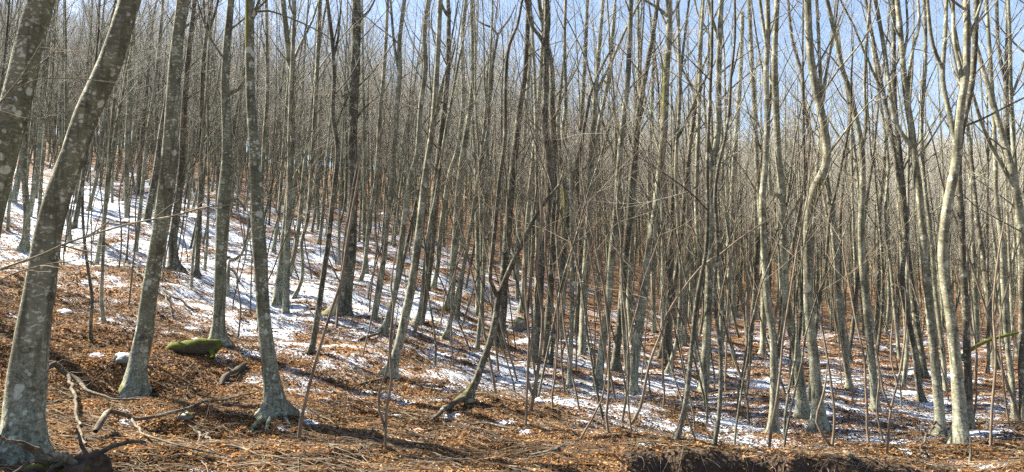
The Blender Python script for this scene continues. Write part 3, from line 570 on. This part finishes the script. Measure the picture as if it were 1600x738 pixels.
beech('thin trunk crossing the leaning dark one', [9, 8, 8, 7], [(1042, 584), (1058, 530), (1064, 443), (1060, 360), (1056, 260), (1062, 150), (1060, 40)], moss=.3)
beech('stubby pale trunk between the wineglass and the Y-topped trees', [10, 9, 8, 8], [(1088, 566), (1087, 493), (1090, 400), (1088, 300), (1092, 180), (1095, 60)], moss=.2)
beech('pale upright trunk in the gap before the far bare slope', [11, 10, 9, 9], [(1147, 496), (1145, 418), (1143, 340), (1148, 240), (1156, 130), (1160, 20)], moss=.2)
beech('leaning pole-like trunk slanting across the gap', [8, 7, 6, 5], [(1168, 534), (1160, 470), (1146, 410), (1136, 350), (1130, 290), (1128, 200)], moss=.2, H=9)
beech('bright little trunk between the twisted fork and the V-fork trunks', [8, 7, 7], [(808, 470), (809, 400), (812, 330), (817, 250), (824, 150), (832, 40)], moss=.3)
beech('dark trunk pressed behind the wavy slender one', [9, 9, 8, 7], [(899, 520), (905, 450), (907, 360), (903, 280), (908, 200), (914, 90), (918, 0)], dark=1, moss=.3)
beech('leaning dark trunk with an oblique side arm, beyond the wavy slender one', [7, 7, 6, 5], [(893, 300), (905, 240), (918, 170), (925, 140), (945, 95), (962, 70)], d=17, dark=1, moss=.1, H=10, ext=False, nl=0)
beech('thin bent trunk with forked dark arms against the blue gap', [7, 6, 6, 5], [(1279, 480), (1290, 420), (1296, 340), (1306, 300), (1316, 250), (1328, 190), (1330, 150)], d=15, dark=1, moss=.1, H=8, nl=4)
beech('long thin pale trunk curving toward the mottled tufted tree', [8, 7, 7, 6], [(1400, 500), (1392, 420), (1384, 330), (1388, 260), (1380, 190), (1368, 110), (1358, 20)], d=24, moss=.2)

sapling('long thin whip leaning far over in front of the tall bowed trunk', [6, 5, 4, 3.5, 3], [(985, 664), (1000, 638), (1015, 568), (1030, 528), (1050, 478), (1095, 418), (1125, 398), (1155, 374), (1197, 346), (1222, 334)])
sapling('thin kinked sapling rising in front of the knotty grey trunk', [5, 4, 4, 3], [(972, 660), (982, 593), (980, 518), (972, 443), (970, 368), (964, 320), (970, 250)])
sapling('paired sapling with a curved foot, taller stem of the clump', [7, 6, 6, 5], [(829, 644), (842, 568), (848, 493), (838, 418), (846, 350), (842, 270)], forks=[([5, 4, 4], [(833, 620), (824, 590), (832, 518), (829, 440), (834, 370)], False)])
sapling('straight thin sapling beside the paired clump', [5, 4, 4, 3], [(865, 594), (870, 518), (857, 443), (852, 380), (858, 300)])
sapling('S-bent sapling with a dark knob at its foot, on open leaves', [7, 6, 5, 5, 4], [(467, 690), (470, 660), (482, 608), (497, 553), (517, 488), (532, 443), (540, 398), (547, 350), (556, 300), (563, 250)], forks=[([3, 2], [(532, 443), (520, 420), (512, 400)], False)])
sapling('twin-stemmed wavy sapling alone on the orange leaves', [5, 5, 4, 3], [(602, 702), (604, 640), (612, 593), (609, 543), (615, 478), (611, 448), (618, 400), (628, 360)], forks=[([4, 4, 3], [(602, 660), (592, 640), (592, 612), (604, 580), (610, 548), (616, 520), (624, 470)], False)])
sapling('thin upright shoot between the whip and the dark bank', [4, 3.5, 3, 3], [(1165, 630), (1172, 568), (1170, 493), (1166, 430), (1160, 380)])
sapling('curved double shoot beside the S-shaped trunk', [5, 5, 4, 3], [(1300, 700), (1304, 650), (1296, 580), (1286, 520), (1276, 460)], forks=[([5, 4, 3], [(1256, 704), (1276, 660), (1288, 610), (1294, 560)], False)])
sapling('thin dark sapling with several upswept twigs on the lower snow', [5, 4, 4, 3], [(1386, 712), (1392, 640), (1402, 600), (1410, 560), (1416, 500), (1414, 450)], forks=[([4, 3, 3], [(1392, 640), (1380, 610), (1372, 560), (1366, 520)], False), ([3, 3, 2], [(1403, 598), (1392, 560), (1394, 510), (1396, 470)], False)])
sapling('knobbly brown young stem between the candelabra and the cream trunk', [6, 5, 4, 4], [(1548, 700), (1550, 640), (1556, 560), (1552, 480), (1560, 400), (1570, 340)])
sapling('bare forked shoot standing before the dark bank', [4, 4, 3], [(1380, 690), (1370, 640), (1374, 590), (1368, 540)])
sapling('short broken stub by the candelabra tree', [9, 8, 7], [(1516, 724), (1517, 705), (1516, 684)], mt=M_DEAD)
sapling('leaning twig-thin shoot crossing behind the S-bent sapling', [3, 3, 2], [(566, 560), (580, 500), (590, 440), (600, 390), (604, 330)])
sapling('slender sapling left of the pale leaning trunk foot', [4, 3, 3], [(440, 470), (452, 420), (462, 380), (456, 330)])
sapling('thin sapling on the brown leaves beyond the mossy log', [3.5, 3, 2.5], [(372, 530), (376, 480), (370, 430), (382, 380)])
sapling('upright thin sapling on snow in front of the slim dark forked trunk', [3.5, 3, 2.5], [(186, 420), (190, 370), (186, 310), (194, 260)])
sapling('fine shoot in front of the dark bank, bent over', [4, 3, 2.5], [(905, 690), (925, 655), (940, 625), (948, 580), (952, 530), (958, 470)])

# ------------------------------------------------------------------ deadwood, stones, stump
def ground_path(pts, lift=0.03, d0=None):
    out = []
    for (u, v, *h) in pts:
        b = hit(u, v)
        if b is None: b = at(u, v, 5.5)
        b = b+np.array([0, 0, (h[0] if h else lift)]); out.append(b)
    return np.array(out)
def fallen(name, label, cat, w, pts, m_=M_DEAD, lift=.03, subs=(), moss=0.0, d=None, group=None, sides=8):
    P = ground_path(pts, lift) if d is None else np.array([at(u, v, d) for (u, v, *_) in pts])
    y0 = P[:, 1]; rad = np.interp(np.linspace(0, 1, len(P)), np.linspace(0, 1, len(w)), w)*y0/F/2
    jr = random.Random(int(pts[0][0]*7+pts[0][1])); dense = smooth_path(P, .22); amp = .35*rad.mean()+.018
    if len(dense) > 4: dense[1:-1] += np.array([[jr.gauss(0, amp), jr.gauss(0, amp), abs(jr.gauss(0, amp*.7))] for _ in range(len(dense)-2)])
    s0 = smooth_path(dense, .07); R = np.interp(np.linspace(0, 1, len(s0)), np.linspace(0, 1, len(rad)), rad); R[-1] *= .4; R[0] *= .6
    o0 = s0[0].copy(); o0[2] = float(height(o0[0], o0[1])); root = empty(name, o0); tag(root, label, cat, group)
    tb = Tubes(); tb.add(s0-o0, R, sides, moss, rough=.12, seed=rnd.random()*6, cap=True); tb.build('wood' if name != 'branch' else 'stem', m_, root)
    tw = Tubes(); nt_ = max(2, int(np.linalg.norm(s0[-1]-s0[0])*5))
    for k in range(nt_):
        i = jr.randrange(1, len(s0)-1); dv = side_dir(s0[i+1]-s0[i-1], jr.uniform(.5, 1.1), jr.uniform(0, 6.28)); dv[2] = abs(dv[2])*.5
        q = wander(s0[i]-o0, dv, jr.uniform(.15, .55), 6, .2, -.04, jr); tw.add(q, np.linspace(min(.006, R[i]*.6), .002, 7), 3)
    c_ = tw.build('twig_spray', M_SAP, root); c_['kind'] = 'stuff'
    for (fw, fp) in subs:
        Q = ground_path(fp, lift) if d is None else np.array([at(u, v, d) for (u, v, *_) in fp])
        i = int(np.argmin(np.linalg.norm(s0-Q[0], axis=1))); Q[0] = s0[i]; q = smooth_path(Q, .18)
        if len(q) > 3: q[1:] += np.array([[jr.gauss(0, .013), jr.gauss(0, .013), jr.gauss(0, .007)] for _ in range(len(q)-1)])
        q = smooth_path(q, .06)
        rr = np.interp(np.linspace(0, 1, len(q)), np.linspace(0, 1, len(fw)), fw)*Q[0][1]/F/2
        t2 = Tubes(); t2.add(q-o0, rr, 5, moss*.6); t2.build('side_branch', m_, root)
    return root
DG = 'dead branches lying on the forest floor'
fallen('fallen_branch', 'long pale dead branch snaking from the mossy stump across the brown leaves', 'branch', [11, 8, 5, 6, 4, 4, 3, 2.5], [(148, 694, .12), (160, 682, .2), (172, 676, .2), (190, 676, .18), (215, 671, .12), (245, 664, .08), (285, 652, .06), (318, 638, .08), (352, 632, .06), (405, 618, .08)], subs=[([5, 4, 3, 2], [(190, 674, .2), (225, 688, .05), (280, 705, .04), (340, 716, .04)]), ([3, 2], [(318, 638, .08), (360, 655, .05), (400, 650, .03)])], group=DG)
fallen('fallen_branch', 'dark forked branch arching out from behind the blotched giant trunk', 'branch', [9, 7, 4, 3, 2.5], [(70, 612, .3), (84, 608, .35), (104, 613, .25), (135, 626, .1), (180, 632, .06), (230, 632, .05)], m_=M_LOG, subs=[([6, 4, 3], [(104, 613, .25), (116, 640, .12), (122, 668, .05), (132, 700, .03)])], group=DG)
fallen('fallen_log', 'short dark rotten log with snow lying along it', 'log', [5, 12, 9, 12, 6], [(346, 606, .05), (353, 600, .07), (362, 591, .08), (374, 584, .06), (384, 573, .05)], m_=stone_material('snowy_rotten_wood', 0, 1.12, True), group=DG)
fallen('fallen_log', 'dark half buried log reaching from the foot of the twisted trunk', 'log', [8, 9, 7, 4], [(728, 630, .10), (712, 640, .08), (695, 652, .07), (672, 664, .05)], m_=M_LOG, group=DG)
fallen('fallen_branch', 'bleached stick lying near the lower picture edge', 'branch', [5, 4, 3, 2], [(352, 702), (375, 705), (395, 712), (408, 720)], subs=[([3, 2], [(375, 705), (386, 698), (398, 702)])], group=DG)
fallen('fallen_branch', 'thin dark stick reaching from the pale leaning trunk foot over leaves', 'branch', [5, 4, 3, 2], [(604, 594), (585, 598), (560, 604), (548, 612)], m_=M_LOG, group=DG)
fallen('fallen_branch', 'long dark bough lying across brown leaves below the bare snow', 'branch', [6, 5, 4, 3], [(196, 418, .1), (220, 440, .15), (250, 462, .15), (280, 478, .1), (306, 490, .05)], m_=M_LOG, subs=[([3, 2], [(250, 462, .15), (262, 480, .1), (270, 500, .05)])], group=DG)
fallen('fallen_branch', 'slim dark branch half under snow beside the crooked grey trunk', 'branch', [5, 4, 3], [(560, 534), (580, 530), (600, 520), (622, 512)], m_=M_LOG, group=DG)
fallen('fallen_branch', 'grey snow-edged branch on the leaves beyond the twin-stemmed sapling', 'branch', [4, 4, 3], [(735, 668), (760, 666), (790, 672), (812, 678)], group=DG)
fallen('fallen_branch', 'curved stick before the fine bent shoot', 'branch', [5, 4, 3], [(830, 716), (860, 712), (880, 702), (905, 690)], m_=M_LOG, group=DG)
fallen('fallen_branch', 'broken pale slat-like wood piece above the dark bank', 'branch', [7, 6, 4], [(1318, 712, .05), (1330, 720, .06), (1346, 734, .05)], group=DG)
fallen('fallen_branch', 'bow-shaped thin branch hooping over the snow by the candelabra foot', 'branch', [3, 3, 2.5, 2], [(1436, 718, .05), (1455, 690, .18), (1480, 664, .25), (1505, 660, .18), (1530, 672, .05)], m_=M_LOG, group=DG)
fallen('fallen_branch', 'pale dead twig cluster lying in the hollow by the mossy-footed trunk', 'branch', [4, 3, 2], [(295, 672), (312, 684), (328, 694)], subs=[([3, 2], [(312, 684), (322, 678), (330, 682)]), ([3, 2], [(300, 676), (310, 692), (318, 700)])], group=DG)
fallen('mossy_branch', 'green mossy branch jutting sideways and upward beyond the candelabra tree', 'branch', [6, 6, 5, 4], [(1500, 560), (1520, 545), (1545, 532), (1575, 524), (1592, 520)], d=14.5, m_=M_LOG, moss=.9, subs=[([5, 4, 3], [(1505, 556), (1497, 570), (1493, 590)])])
# overhanging thin boughs at the giant trunks
fallen('overhanging_bough', 'long thin bare bough crossing in front of the giant trunks', 'branch', [3.5, 3.5, 3, 2.5, 2], [(-40, 436), (0, 424), (60, 400), (95, 386), (130, 372), (200, 352), (270, 338), (330, 328), (400, 318)], d=5.4, m_=M_BARK, subs=[([3, 2], [(130, 372), (150, 358), (170, 346), (182, 344)]), ([3, 2], [(95, 386), (130, 392), (160, 396)])])
fallen('overhanging_bough', 'lower thin bough parallel to the longer one before the giants', 'branch', [3, 2.5, 2], [(-40, 455), (0, 443), (40, 426), (80, 416), (118, 408)], d=5.3, m_=M_BARK)
fallen('overhanging_bough', 'fine pale twig spray hanging over the cut-off giant trunk', 'branch', [3, 2.5, 2], [(-20, 185), (8, 148), (30, 122), (52, 88), (68, 62)], d=5.6, m_=M_BARK, subs=[([2, 1.5], [(30, 122), (50, 108), (66, 98)]), ([2, 1.5], [(8, 148), (60, 126), (120, 126), (184, 128)])])

def lump(name, label, cat, c, size, m_, seed, parent=None, amp=.25, nu=22, nv=14, cut=None):
    th = np.linspace(0, 2*math.pi, nu, endpoint=False); ph = np.linspace(-math.pi/2, math.pi/2, nv)
    T, Pp = np.meshgrid(th, ph); X = np.cos(Pp)*np.cos(T); Y = np.cos(Pp)*np.sin(T); Z = np.sin(Pp)
    k = 1+amp*(noise2(X*1.7+seed*7, Y*1.7+Z*1.3, seed)+.5*noise2(X*4+seed, Y*4+Z*3.1, seed+1))
    if cut: k = k*(1-cut*np.clip(Z, 0, 1)**2)
    V = np.stack([X*k*size[0], Y*k*size[1], Z*k*size[2]], -1).reshape(-1, 3)
    i = np.arange(nv-1)[:, None]*nu; j = np.arange(nu)[None]; kk = (j+1) % nu
    Q = np.stack([i+j, i+kk, i+nu+kk, i+nu+j], -1).reshape(-1, 4)
    o = link(name, make_mesh(name, V, Q, None, [m_], {'moss': np.zeros(len(V))}), parent); o.location = c
    if label: tag(o, label, cat)
    return o
M_STONE = stone_material('mossy_stone', .55, .95); M_SNOWSTONE = stone_material('snow_capped_stone', 0, .35)
M_MOSSLOG = stone_material('mossy_wood', .05, 2.0, True); M_SOIL = simple('root_soil', (0.03, 0.02, 0.014), (0.11, 0.075, 0.05), 9.0)
def base_of(u, v): b = hit(u, v); return b
b = base_of(300, 556)
e = empty('mossy_log', b); tag(e, 'thick log covered with bright green moss, lying against the crooked grey trunk', 'log')
tb = Tubes(); lp = np.array([(-.46, -.05, .05), (-.3, -.05, .10), (-.1, 0, .10), (.12, .02, .14), (.3, .08, .12), (.44, .2, .2)]); sp_ = smooth_path(lp, .05)
tb.add(sp_, np.interp(np.linspace(0, 1, len(sp_)), [0, .15, .6, .85, 1], [.05, .10, .13, .12, .06]), 14, rough=.38, seed=2.2, cap=True); tb.build('wood', M_MOSSLOG, e)
tb = Tubes(); tb.add(smooth_path([(.3, .05, .1), (.42, -.1, .02), (.46, -.2, -.06)], .05), np.full(len(smooth_path([(.3, .05, .1), (.42, -.1, .02), (.46, -.2, -.06)], .05)), .045), 8, rough=.2); tb.build('root', M_MOSSLOG, e)
for (u, v, s, m_, lab) in [(192, 568, (.14, .12, .12), M_SNOWSTONE, 'white topped snowy stone with a green mossy side, beside the mossy-footed dark trunk'),
        (102, 492, (.15, .12, .08), M_SNOWSTONE, 'snow-capped stone on the rim of the far leaf hollow'),
        (288, 656, (.10, .09, .07), M_STONE, 'grey lichened stone in the hollow under the pale snaking branch'),
        (812, 516, (.30, .25, .26), M_STONE, 'broad mossy old stump-like boulder among the middle trunks'),
        (1212, 532, (.28, .2, .2), M_STONE, 'mossy boulder half hidden by the twin-topped trunk'),
        (842, 632, (.09, .08, .07), M_SNOWSTONE, 'small pale stone by the foot of the paired sapling')]:
    b = base_of(u, v); lump('stone', lab, 'stone', b+np.array([0, 0, s[2]*.35]), s, m_, int(u))
# the mossy stump with roots at the lower left corner
b = at(105, 712, 6.2); b[2] = float(height(b[0], b[1]))
e = empty('mossy_stump', b); tag(e, 'low dark mossy stump with twisted roots at the foot of the blotched giant', 'stump')
lump('stump_body', None, None, (0.0, 0, .0), (.28, .22, .13), stone_material('mossy_stump_wood', .5, 2.0, True), 5, e, amp=.5, cut=.3)
lump('stump_body', None, None, (.22, -.05, .0), (.16, .16, .16), M_SOIL, 8, e, amp=.6)
for k in range(9):
    a = rnd.uniform(-2.6, .6); q = wander((rnd.uniform(-.2, .2), rnd.uniform(-.1, .1), .1), (math.cos(a), math.sin(a)*.7, rnd.uniform(-.05, .6)), rnd.uniform(.35, .8), 7, .28, -.10, rnd)
    tb = Tubes(); tb.add(q, np.linspace(rnd.uniform(.02, .04), .008, 8), 6, .3, rough=.2, seed=k); tb.build('root', M_LOG, e)
# surface roots of the bent trunk with the moss cushions
f0 = TRACED[4]
for (pts, w) in [([(424, 640), (408, 660), (394, 672), (386, 690)], [12, 10, 7, 3]), ([(430, 645), (418, 668), (412, 684)], [11, 8, 3]), ([(436, 645), (450, 664), (466, 672)], [10, 6, 3]), ([(422, 636), (398, 652), (380, 662)], [10, 6, 2])]:
    P = ground_path([(u, v, (.10, .015, -.005, -.03)[min(k, 3)]) for k, (u, v) in enumerate(pts)]); q = smooth_path(P, .05)-np.array(f0.location)
    tb = Tubes(); tb.add(q, np.interp(np.linspace(0, 1, len(q)), np.linspace(0, 1, len(w)), w)*P[0][1]/F/2, 7, .45, rough=.3, seed=pts[1][0]); tb.build('root', M_BARKM, f0)
# hanging roots of the cut bank at the lower right
tb = Tubes()
for k in range(26):
    x = rnd.uniform(1.5, 5.2); y = 9.1-.05*x+rnd.uniform(-.15, .25); z = float(height(x, y)); q = wander((x, y, z), (rnd.uniform(-.8, .8), -.6, rnd.uniform(-.5, .3)), rnd.uniform(.15, .5), 5, .3, -.2, rnd)
    tb.add(q, np.linspace(rnd.uniform(.003, .009), .002, 6), 4)
tag(tb.build('bank_roots', M_SAP), 'fine roots and dead stems fringing the dark earth bank', 'roots', kind='stuff')

# ------------------------------------------------------------------ the crowd of trees behind: variants, copied
def variant(seed, dn=.7, tk=.27, hh_=0.0):
    r = random.Random(seed); H = r.uniform(12, 16)-hh_; lean = r.uniform(-.03, .07)
    n = 9; P = []; x = y = 0.0; dx, dy = lean, r.uniform(-.03, .03)
    for k in range(n):
        P.append((x, y, -.2+(H+.2)*k/(n-1))); dx += r.gauss(0, .035); dy += r.gauss(0, .03); x += dx*H/n; y += dy*H/n
    P = np.array(P); P[:, 0] += -.35*np.exp(-(P[:, 2]+.2)/.9)*r.uniform(0.2, 1)
    s = smooth_path(P, .4); r0 = r.choice([.04, .05, .06, .07, .085, .1]); hh = np.clip(s[:, 2]/H, 0, 1); R = r0*(1-hh)**.75+.006
    tr = Tubes(); tr.add(s, R, 7, base_moss(r.choice([.2, .5, .8]), -1, .35), flare=.8, rough=.08, seed=r.random()*6, ground=0.0)
    br = []; tw = Tubes()
    fork = r.random() < .6
    if fork:
        i = int(len(s)*r.uniform(.3, .55)); a = side_dir(s[i+1]-s[i], r.uniform(.25, .4), r.uniform(0, 6.28))
        q = wander(s[i], a, H-s[i][2]-1, 10, .05, .05, r); br.append((q, np.linspace(R[i]*.75, .008, 11)))
    h0 = H*r.uniform(.22, .38); nl = r.randint(13, 17)
    for k in range(nl):
        h = h0+(H-h0)*(k+r.random()*.8)/nl; i = min(max(int(np.searchsorted(s[:, 2], h)), 1), len(s)-2); f = (h-h0)/(H-h0)
        ln = 2.7*(.5+.6*r.random())*(1-.45*f); r1 = min(R[i]*.45, .007+.006*ln)
        q = wander(s[i], side_dir(s[i+1]-s[i-1], r.uniform(.5, .9)-.25*f, r.uniform(0, 6.28)), ln, 7, .10, .05, r); br.append((q, np.linspace(r1, .005, 8)))
    for q, rr in br: shoots(tw, q, rr[0], r, max(4, int(np.linalg.norm(q[-1]-q[0])*3.0)), dn, tk)
    shoots(tw, s[int(len(s)*.5):], .03, r, 8, dn, tk)
    return dict(fork=fork, H=H, tr=tr, br=br, tw=tw, r0=r0)
NV = 12
VAR = []
for k in range(NV):
    v = variant(100+k); mb = M_BARKD if k % 3 == 0 else M_BARK
    v['trunk'] = v['tr'].mesh('trunk', [mb]); v['limbs'] = []
    for q, rr in v['br']:
        t_ = Tubes(); t_.add(q, rr, 5 if rr[0] > .03 else 4); v['limbs'].append((t_.mesh('branch', [mb]), q, rr))
    v['crown'] = v['tw'].mesh('crown', [M_TWIG])
    al = Tubes(); al.V = list(v['tr'].V); al.Q = list(v['tr'].Q); al.M = list(v['tr'].M); al.n = v['tr'].n
    for q, rr in v['br']: al.add(q, rr, 4)
    nq = sum(len(q) for q in al.Q); off = al.n
    al.V += v['tw'].V; al.Q += [q+off for q in v['tw'].Q]; al.M += v['tw'].M; al.n += v['tw'].n
    me = al.mesh('beech_whole', [mb, M_TWIG]); mi = np.ones(len(me.polygons), np.int32); mi[:nq] = 0; me.polygons.foreach_set('material_index', mi)
    v['whole'] = me; VAR.append(v)
FAR = []
for k in range(6):
    v = variant(300+k, 1.1, .75, .5); al = v['tr']
    for q, rr in v['br']: al.add(q, rr, 4)
    nq = sum(len(q) for q in al.Q); off = al.n
    al.V += v['tw'].V; al.Q += [q+off for q in v['tw'].Q]; al.M += v['tw'].M; al.n += v['tw'].n
    me = al.mesh('beech_far', [M_BARK, M_TWIG]); mi = np.ones(len(me.polygons), np.int32); mi[:nq] = 0; me.polygons.foreach_set('material_index', mi); FAR.append(me)
# positions: jittered, thinning with distance; the nearest 230 in view become trees of their own
pts = []; pr = random.Random(11)
cells = {}
for (x, y) in PLACED: cells.setdefault((int(x//2), int(y//2)), []).append((x, y, .9))
def free(x, y, dmin):
    cx_, cy_ = int(x//2), int(y//2)
    for a in (-1, 0, 1):
        for b_ in (-1, 0, 1):
            for (px, py, dm) in cells.get((cx_+a, cy_+b_), ()):
                if (px-x)**2+(py-y)**2 < min(dmin, dm)**2: return False
    return True
inview = []; mass = []
for k in range(48000):
    y = pr.uniform(-14, 290) if pr.random() < .5 else pr.uniform(13, 110)
    x = pr.uniform(-1, 1)*(0.86*max(y, 0)+26)
    if -2.2 < x < 3 and y < 7 and y > -6: continue
    u = CX+F*x/max(y, .1); seen = y > 1 and -40 < u < 1640
    if seen and y < (17.5 if u > 250 else 21): continue
    if not seen and (y > 45 or pr.random() < .95): continue
    if not seen and abs(x) < 5 and y < 9: continue
    if not seen and x > 0 and y < 10: continue
    dmin = 2.1 if y < 33 else (1.45 if y < 80 else (1.7 if y < 130 else 2.0))
    p_ = 1.0 if 12 < y < 110 else .7
    if seen and pr.random() > p_ or not free(x, y, dmin): continue
    cells.setdefault((int(x//2), int(y//2)), []).append((x, y, dmin))
    (inview if seen else mass).append((x, y))
inview.sort(key=lambda p: p[1])
NI = 225; single = inview[:NI]; rest = inview[NI:]+mass
import sys; print('in view', len(inview), 'mass', len(mass), 'single to', single[-1][1])
REG = [(110, 'behind the blotched giant trunk'), (210, 'beside the stout mossy-footed trunk'), (330, 'past the stout mossy-footed trunk'), (400, 'behind the crooked grey trunk'), (480, 'behind the trunk with moss cushions'),
 (570, 'behind the almost black trunk'), (650, 'behind the pale leaning trunk'), (720, 'behind the dark leaning trunk'), (790, 'behind the thin two-armed black stem'), (850, 'behind the twisted low-forking trunk'), (920, 'behind the wavy slender trunk'),
 (1000, 'behind the knotty grey trunk'), (1060, 'behind the tall bowed trunk'), (1140, 'behind the wineglass-forked trunk'), (1200, 'in the gap beside the twin-topped trunk'), (1250, 'behind the two-tone trunk'), (1300, 'behind the S-shaped trunk'),
 (1380, 'behind the trunk veering sideways'), (1460, 'behind the mottled tufted trunk'), (1530, 'behind the candelabra tree'), (9999, 'behind the pale cream trunk')]
def lab(x, y, k=None, wide=False, stem=False):
    u = CX+F*x/y; reg = next(w for m, w in REG if u < m); ground = 'snow' if float(snowval(x, y)) > 0 else 'brown leaves'
    if stem: return 'stem-thin young %s beech %s on %s %s' % ('brown' if k % 2 else 'grey', 'low down' if y < 17 else ('halfway up' if y < 23 else 'far up'), ground, reg), 'young beeches '+reg
    size = ('thick' if wide else 'slim'); col = 'dark' if k % 3 == 0 else 'grey'; fork = 'forked' if VAR[k]['fork'] else 'unforked'
    rank = 'front rank' if y < 23 else ('middle rank' if y < 30 else 'rear rank')
    return '%s %s %s beech on %s %s, %s' % (size, col, fork, ground, reg, rank), 'beeches crowding '+reg
for n_, (x, y) in enumerate(single):
    vk = pr.randrange(NV); v = VAR[vk]; s = pr.uniform(.8, 1.15); z = float(height(x, y))-.03; l_, g_ = lab(x, y, vk, v['r0'] > .065)
    rot = (pr.uniform(-.03, .03), pr.uniform(-.02, .06)-(.03 if x > 4 else 0), pr.uniform(-1.2, 1.2) if pr.random() < .7 else pr.uniform(0, 6.28)); sc = (s*pr.uniform(.8, 1.35),)*2+(s,)
    if y < 27:
        o = empty('slim_beech_tree', (x, y, z)); link('trunk', v['trunk'], o)
        for (me, q, rr) in v['limbs']: link('branch', me, o)
        c = link('crown', v['crown'], o); c['kind'] = 'stuff'
    else:
        o = link('slim_beech_tree', v['whole']); o.location = (x, y, z)
    o.rotation_euler = rot; o.scale = sc; tag(o, l_, 'tree', g_)
# everything farther (and the unseen neighbours that throw the shadows) is one forest
YV = []
for k in range(6):
    r = random.Random(500+k); H = r.uniform(4.5, 8); q = wander((0, 0, -.1), (r.uniform(-.15, .2), r.uniform(-.1, .1), 1), H, 14, .09, .05, r); t_ = Tubes(); R = np.linspace(r.uniform(.014, .03), .005, 15)
    t_.add(smooth_path(q, .25), np.interp(np.linspace(0, 1, len(smooth_path(q, .25))), np.linspace(0, 1, 15), R), 6, .1, rough=.05); tw = Tubes(); shoots(tw, q[4:], .02, r, 9, .35, .6)
    YV.append((t_.mesh('stem', [M_SAP if k % 2 else M_BARKD]), tw.mesh('crown', [M_SAP])))
made = 0
for k in range(900):
    y = pr.uniform(11.5, 30); x = pr.uniform(-.72, .74)*y
    if made >= 145: break
    if made < 34: y = pr.uniform(10.6, 17); x = pr.uniform(-.04, .40)*y
    if made >= 34 and y < 15 and CX+F*x/y < 900: continue
    if not free(x, y, .5): continue
    cells.setdefault((int(x//2), int(y//2)), []).append((x, y, .5)); made += 1
    yk = pr.randrange(6); a, c = YV[yk]; o = empty('young_beech', (x, y, float(height(x, y)))); link('stem', a, o); cc_ = link('crown', c, o); cc_['kind'] = 'stuff'
    o.rotation_euler = (pr.uniform(-.08, .08), pr.uniform(-.1, .15), pr.uniform(0, 6.28)); o.scale = (pr.uniform(.8, 1.2),)*3
    l_, g_ = lab(x, y, yk, stem=True); tag(o, l_, 'young tree', g_)
n = len(rest); P = np.array([(x, y, 0.0) for x, y in rest]); P[:, 2] = height(P[:, 0], P[:, 1])-.03
me = bpy.data.meshes.new('beech_forest'); me.vertices.add(n); me.vertices.foreach_set('co', P.astype(np.float32).ravel())
me.attributes.new('kind_of', 'INT', 'POINT').data.foreach_set('value', np.where(P[:, 1] > 36, NV+rng.integers(0, 6, n), rng.integers(0, NV, n)).astype(np.int32))
rt = np.stack([rng.uniform(-.04, .04, n), rng.uniform(-.03, .07, n), rng.uniform(0, 6.28, n)], -1); me.attributes.new('turn', 'FLOAT_VECTOR', 'POINT').data.foreach_set('vector', rt.astype(np.float32).ravel())
s = rng.uniform(.8, 1.15, n); wd = s*rng.uniform(.85, 1.3, n); me.attributes.new('size', 'FLOAT_VECTOR', 'POINT').data.foreach_set('vector', np.stack([wd, wd, s], -1).astype(np.float32).ravel())
fo = link('beech_forest', me); tag(fo, 'mass of bare grey beeches filling the far slopes', 'forest', kind='stuff')
ng = bpy.data.node_groups.new('forest', 'GeometryNodeTree'); ng.interface.new_socket('Geometry', in_out='INPUT', socket_type='NodeSocketGeometry'); ng.interface.new_socket('Geometry', in_out='OUTPUT', socket_type='NodeSocketGeometry')
gi = ng.nodes.new('NodeGroupInput'); go = ng.nodes.new('NodeGroupOutput'); jn = ng.nodes.new('GeometryNodeJoinGeometry')
def named(nm, dt):
    a = ng.nodes.new('GeometryNodeInputNamedAttribute'); a.data_type = dt; a.inputs[0].default_value = nm; return a.outputs[0]
ka, ta, sa = named('kind_of', 'INT'), named('turn', 'FLOAT_VECTOR'), named('size', 'FLOAT_VECTOR')
for k in range(NV+6):
    src = bpy.data.objects.new('beech_variant', VAR[k]['whole'] if k < NV else FAR[k-NV])
    oi = ng.nodes.new('GeometryNodeObjectInfo'); oi.inputs[0].default_value = src; oi.inputs[1].default_value = False
    cp = ng.nodes.new('FunctionNodeCompare'); cp.data_type = 'INT'; cp.operation = 'EQUAL'; ng.links.new(ka, cp.inputs[2]); cp.inputs[3].default_value = k
    ip = ng.nodes.new('GeometryNodeInstanceOnPoints'); ng.links.new(gi.outputs[0], ip.inputs['Points']); ng.links.new(cp.outputs[0], ip.inputs['Selection'])
    ng.links.new(oi.outputs['Geometry'], ip.inputs['Instance']); ng.links.new(ta, ip.inputs['Rotation']); ng.links.new(sa, ip.inputs['Scale']); ng.links.new(ip.outputs[0], jn.inputs[0])
ng.links.new(jn.outputs[0], go.inputs[0]); md = fo.modifiers.new('forest', 'NODES'); md.node_group = ng
print('objects', len(bpy.data.objects), 'tris', sum(len(m.loops)-2*len(m.polygons) for m in bpy.data.meshes))
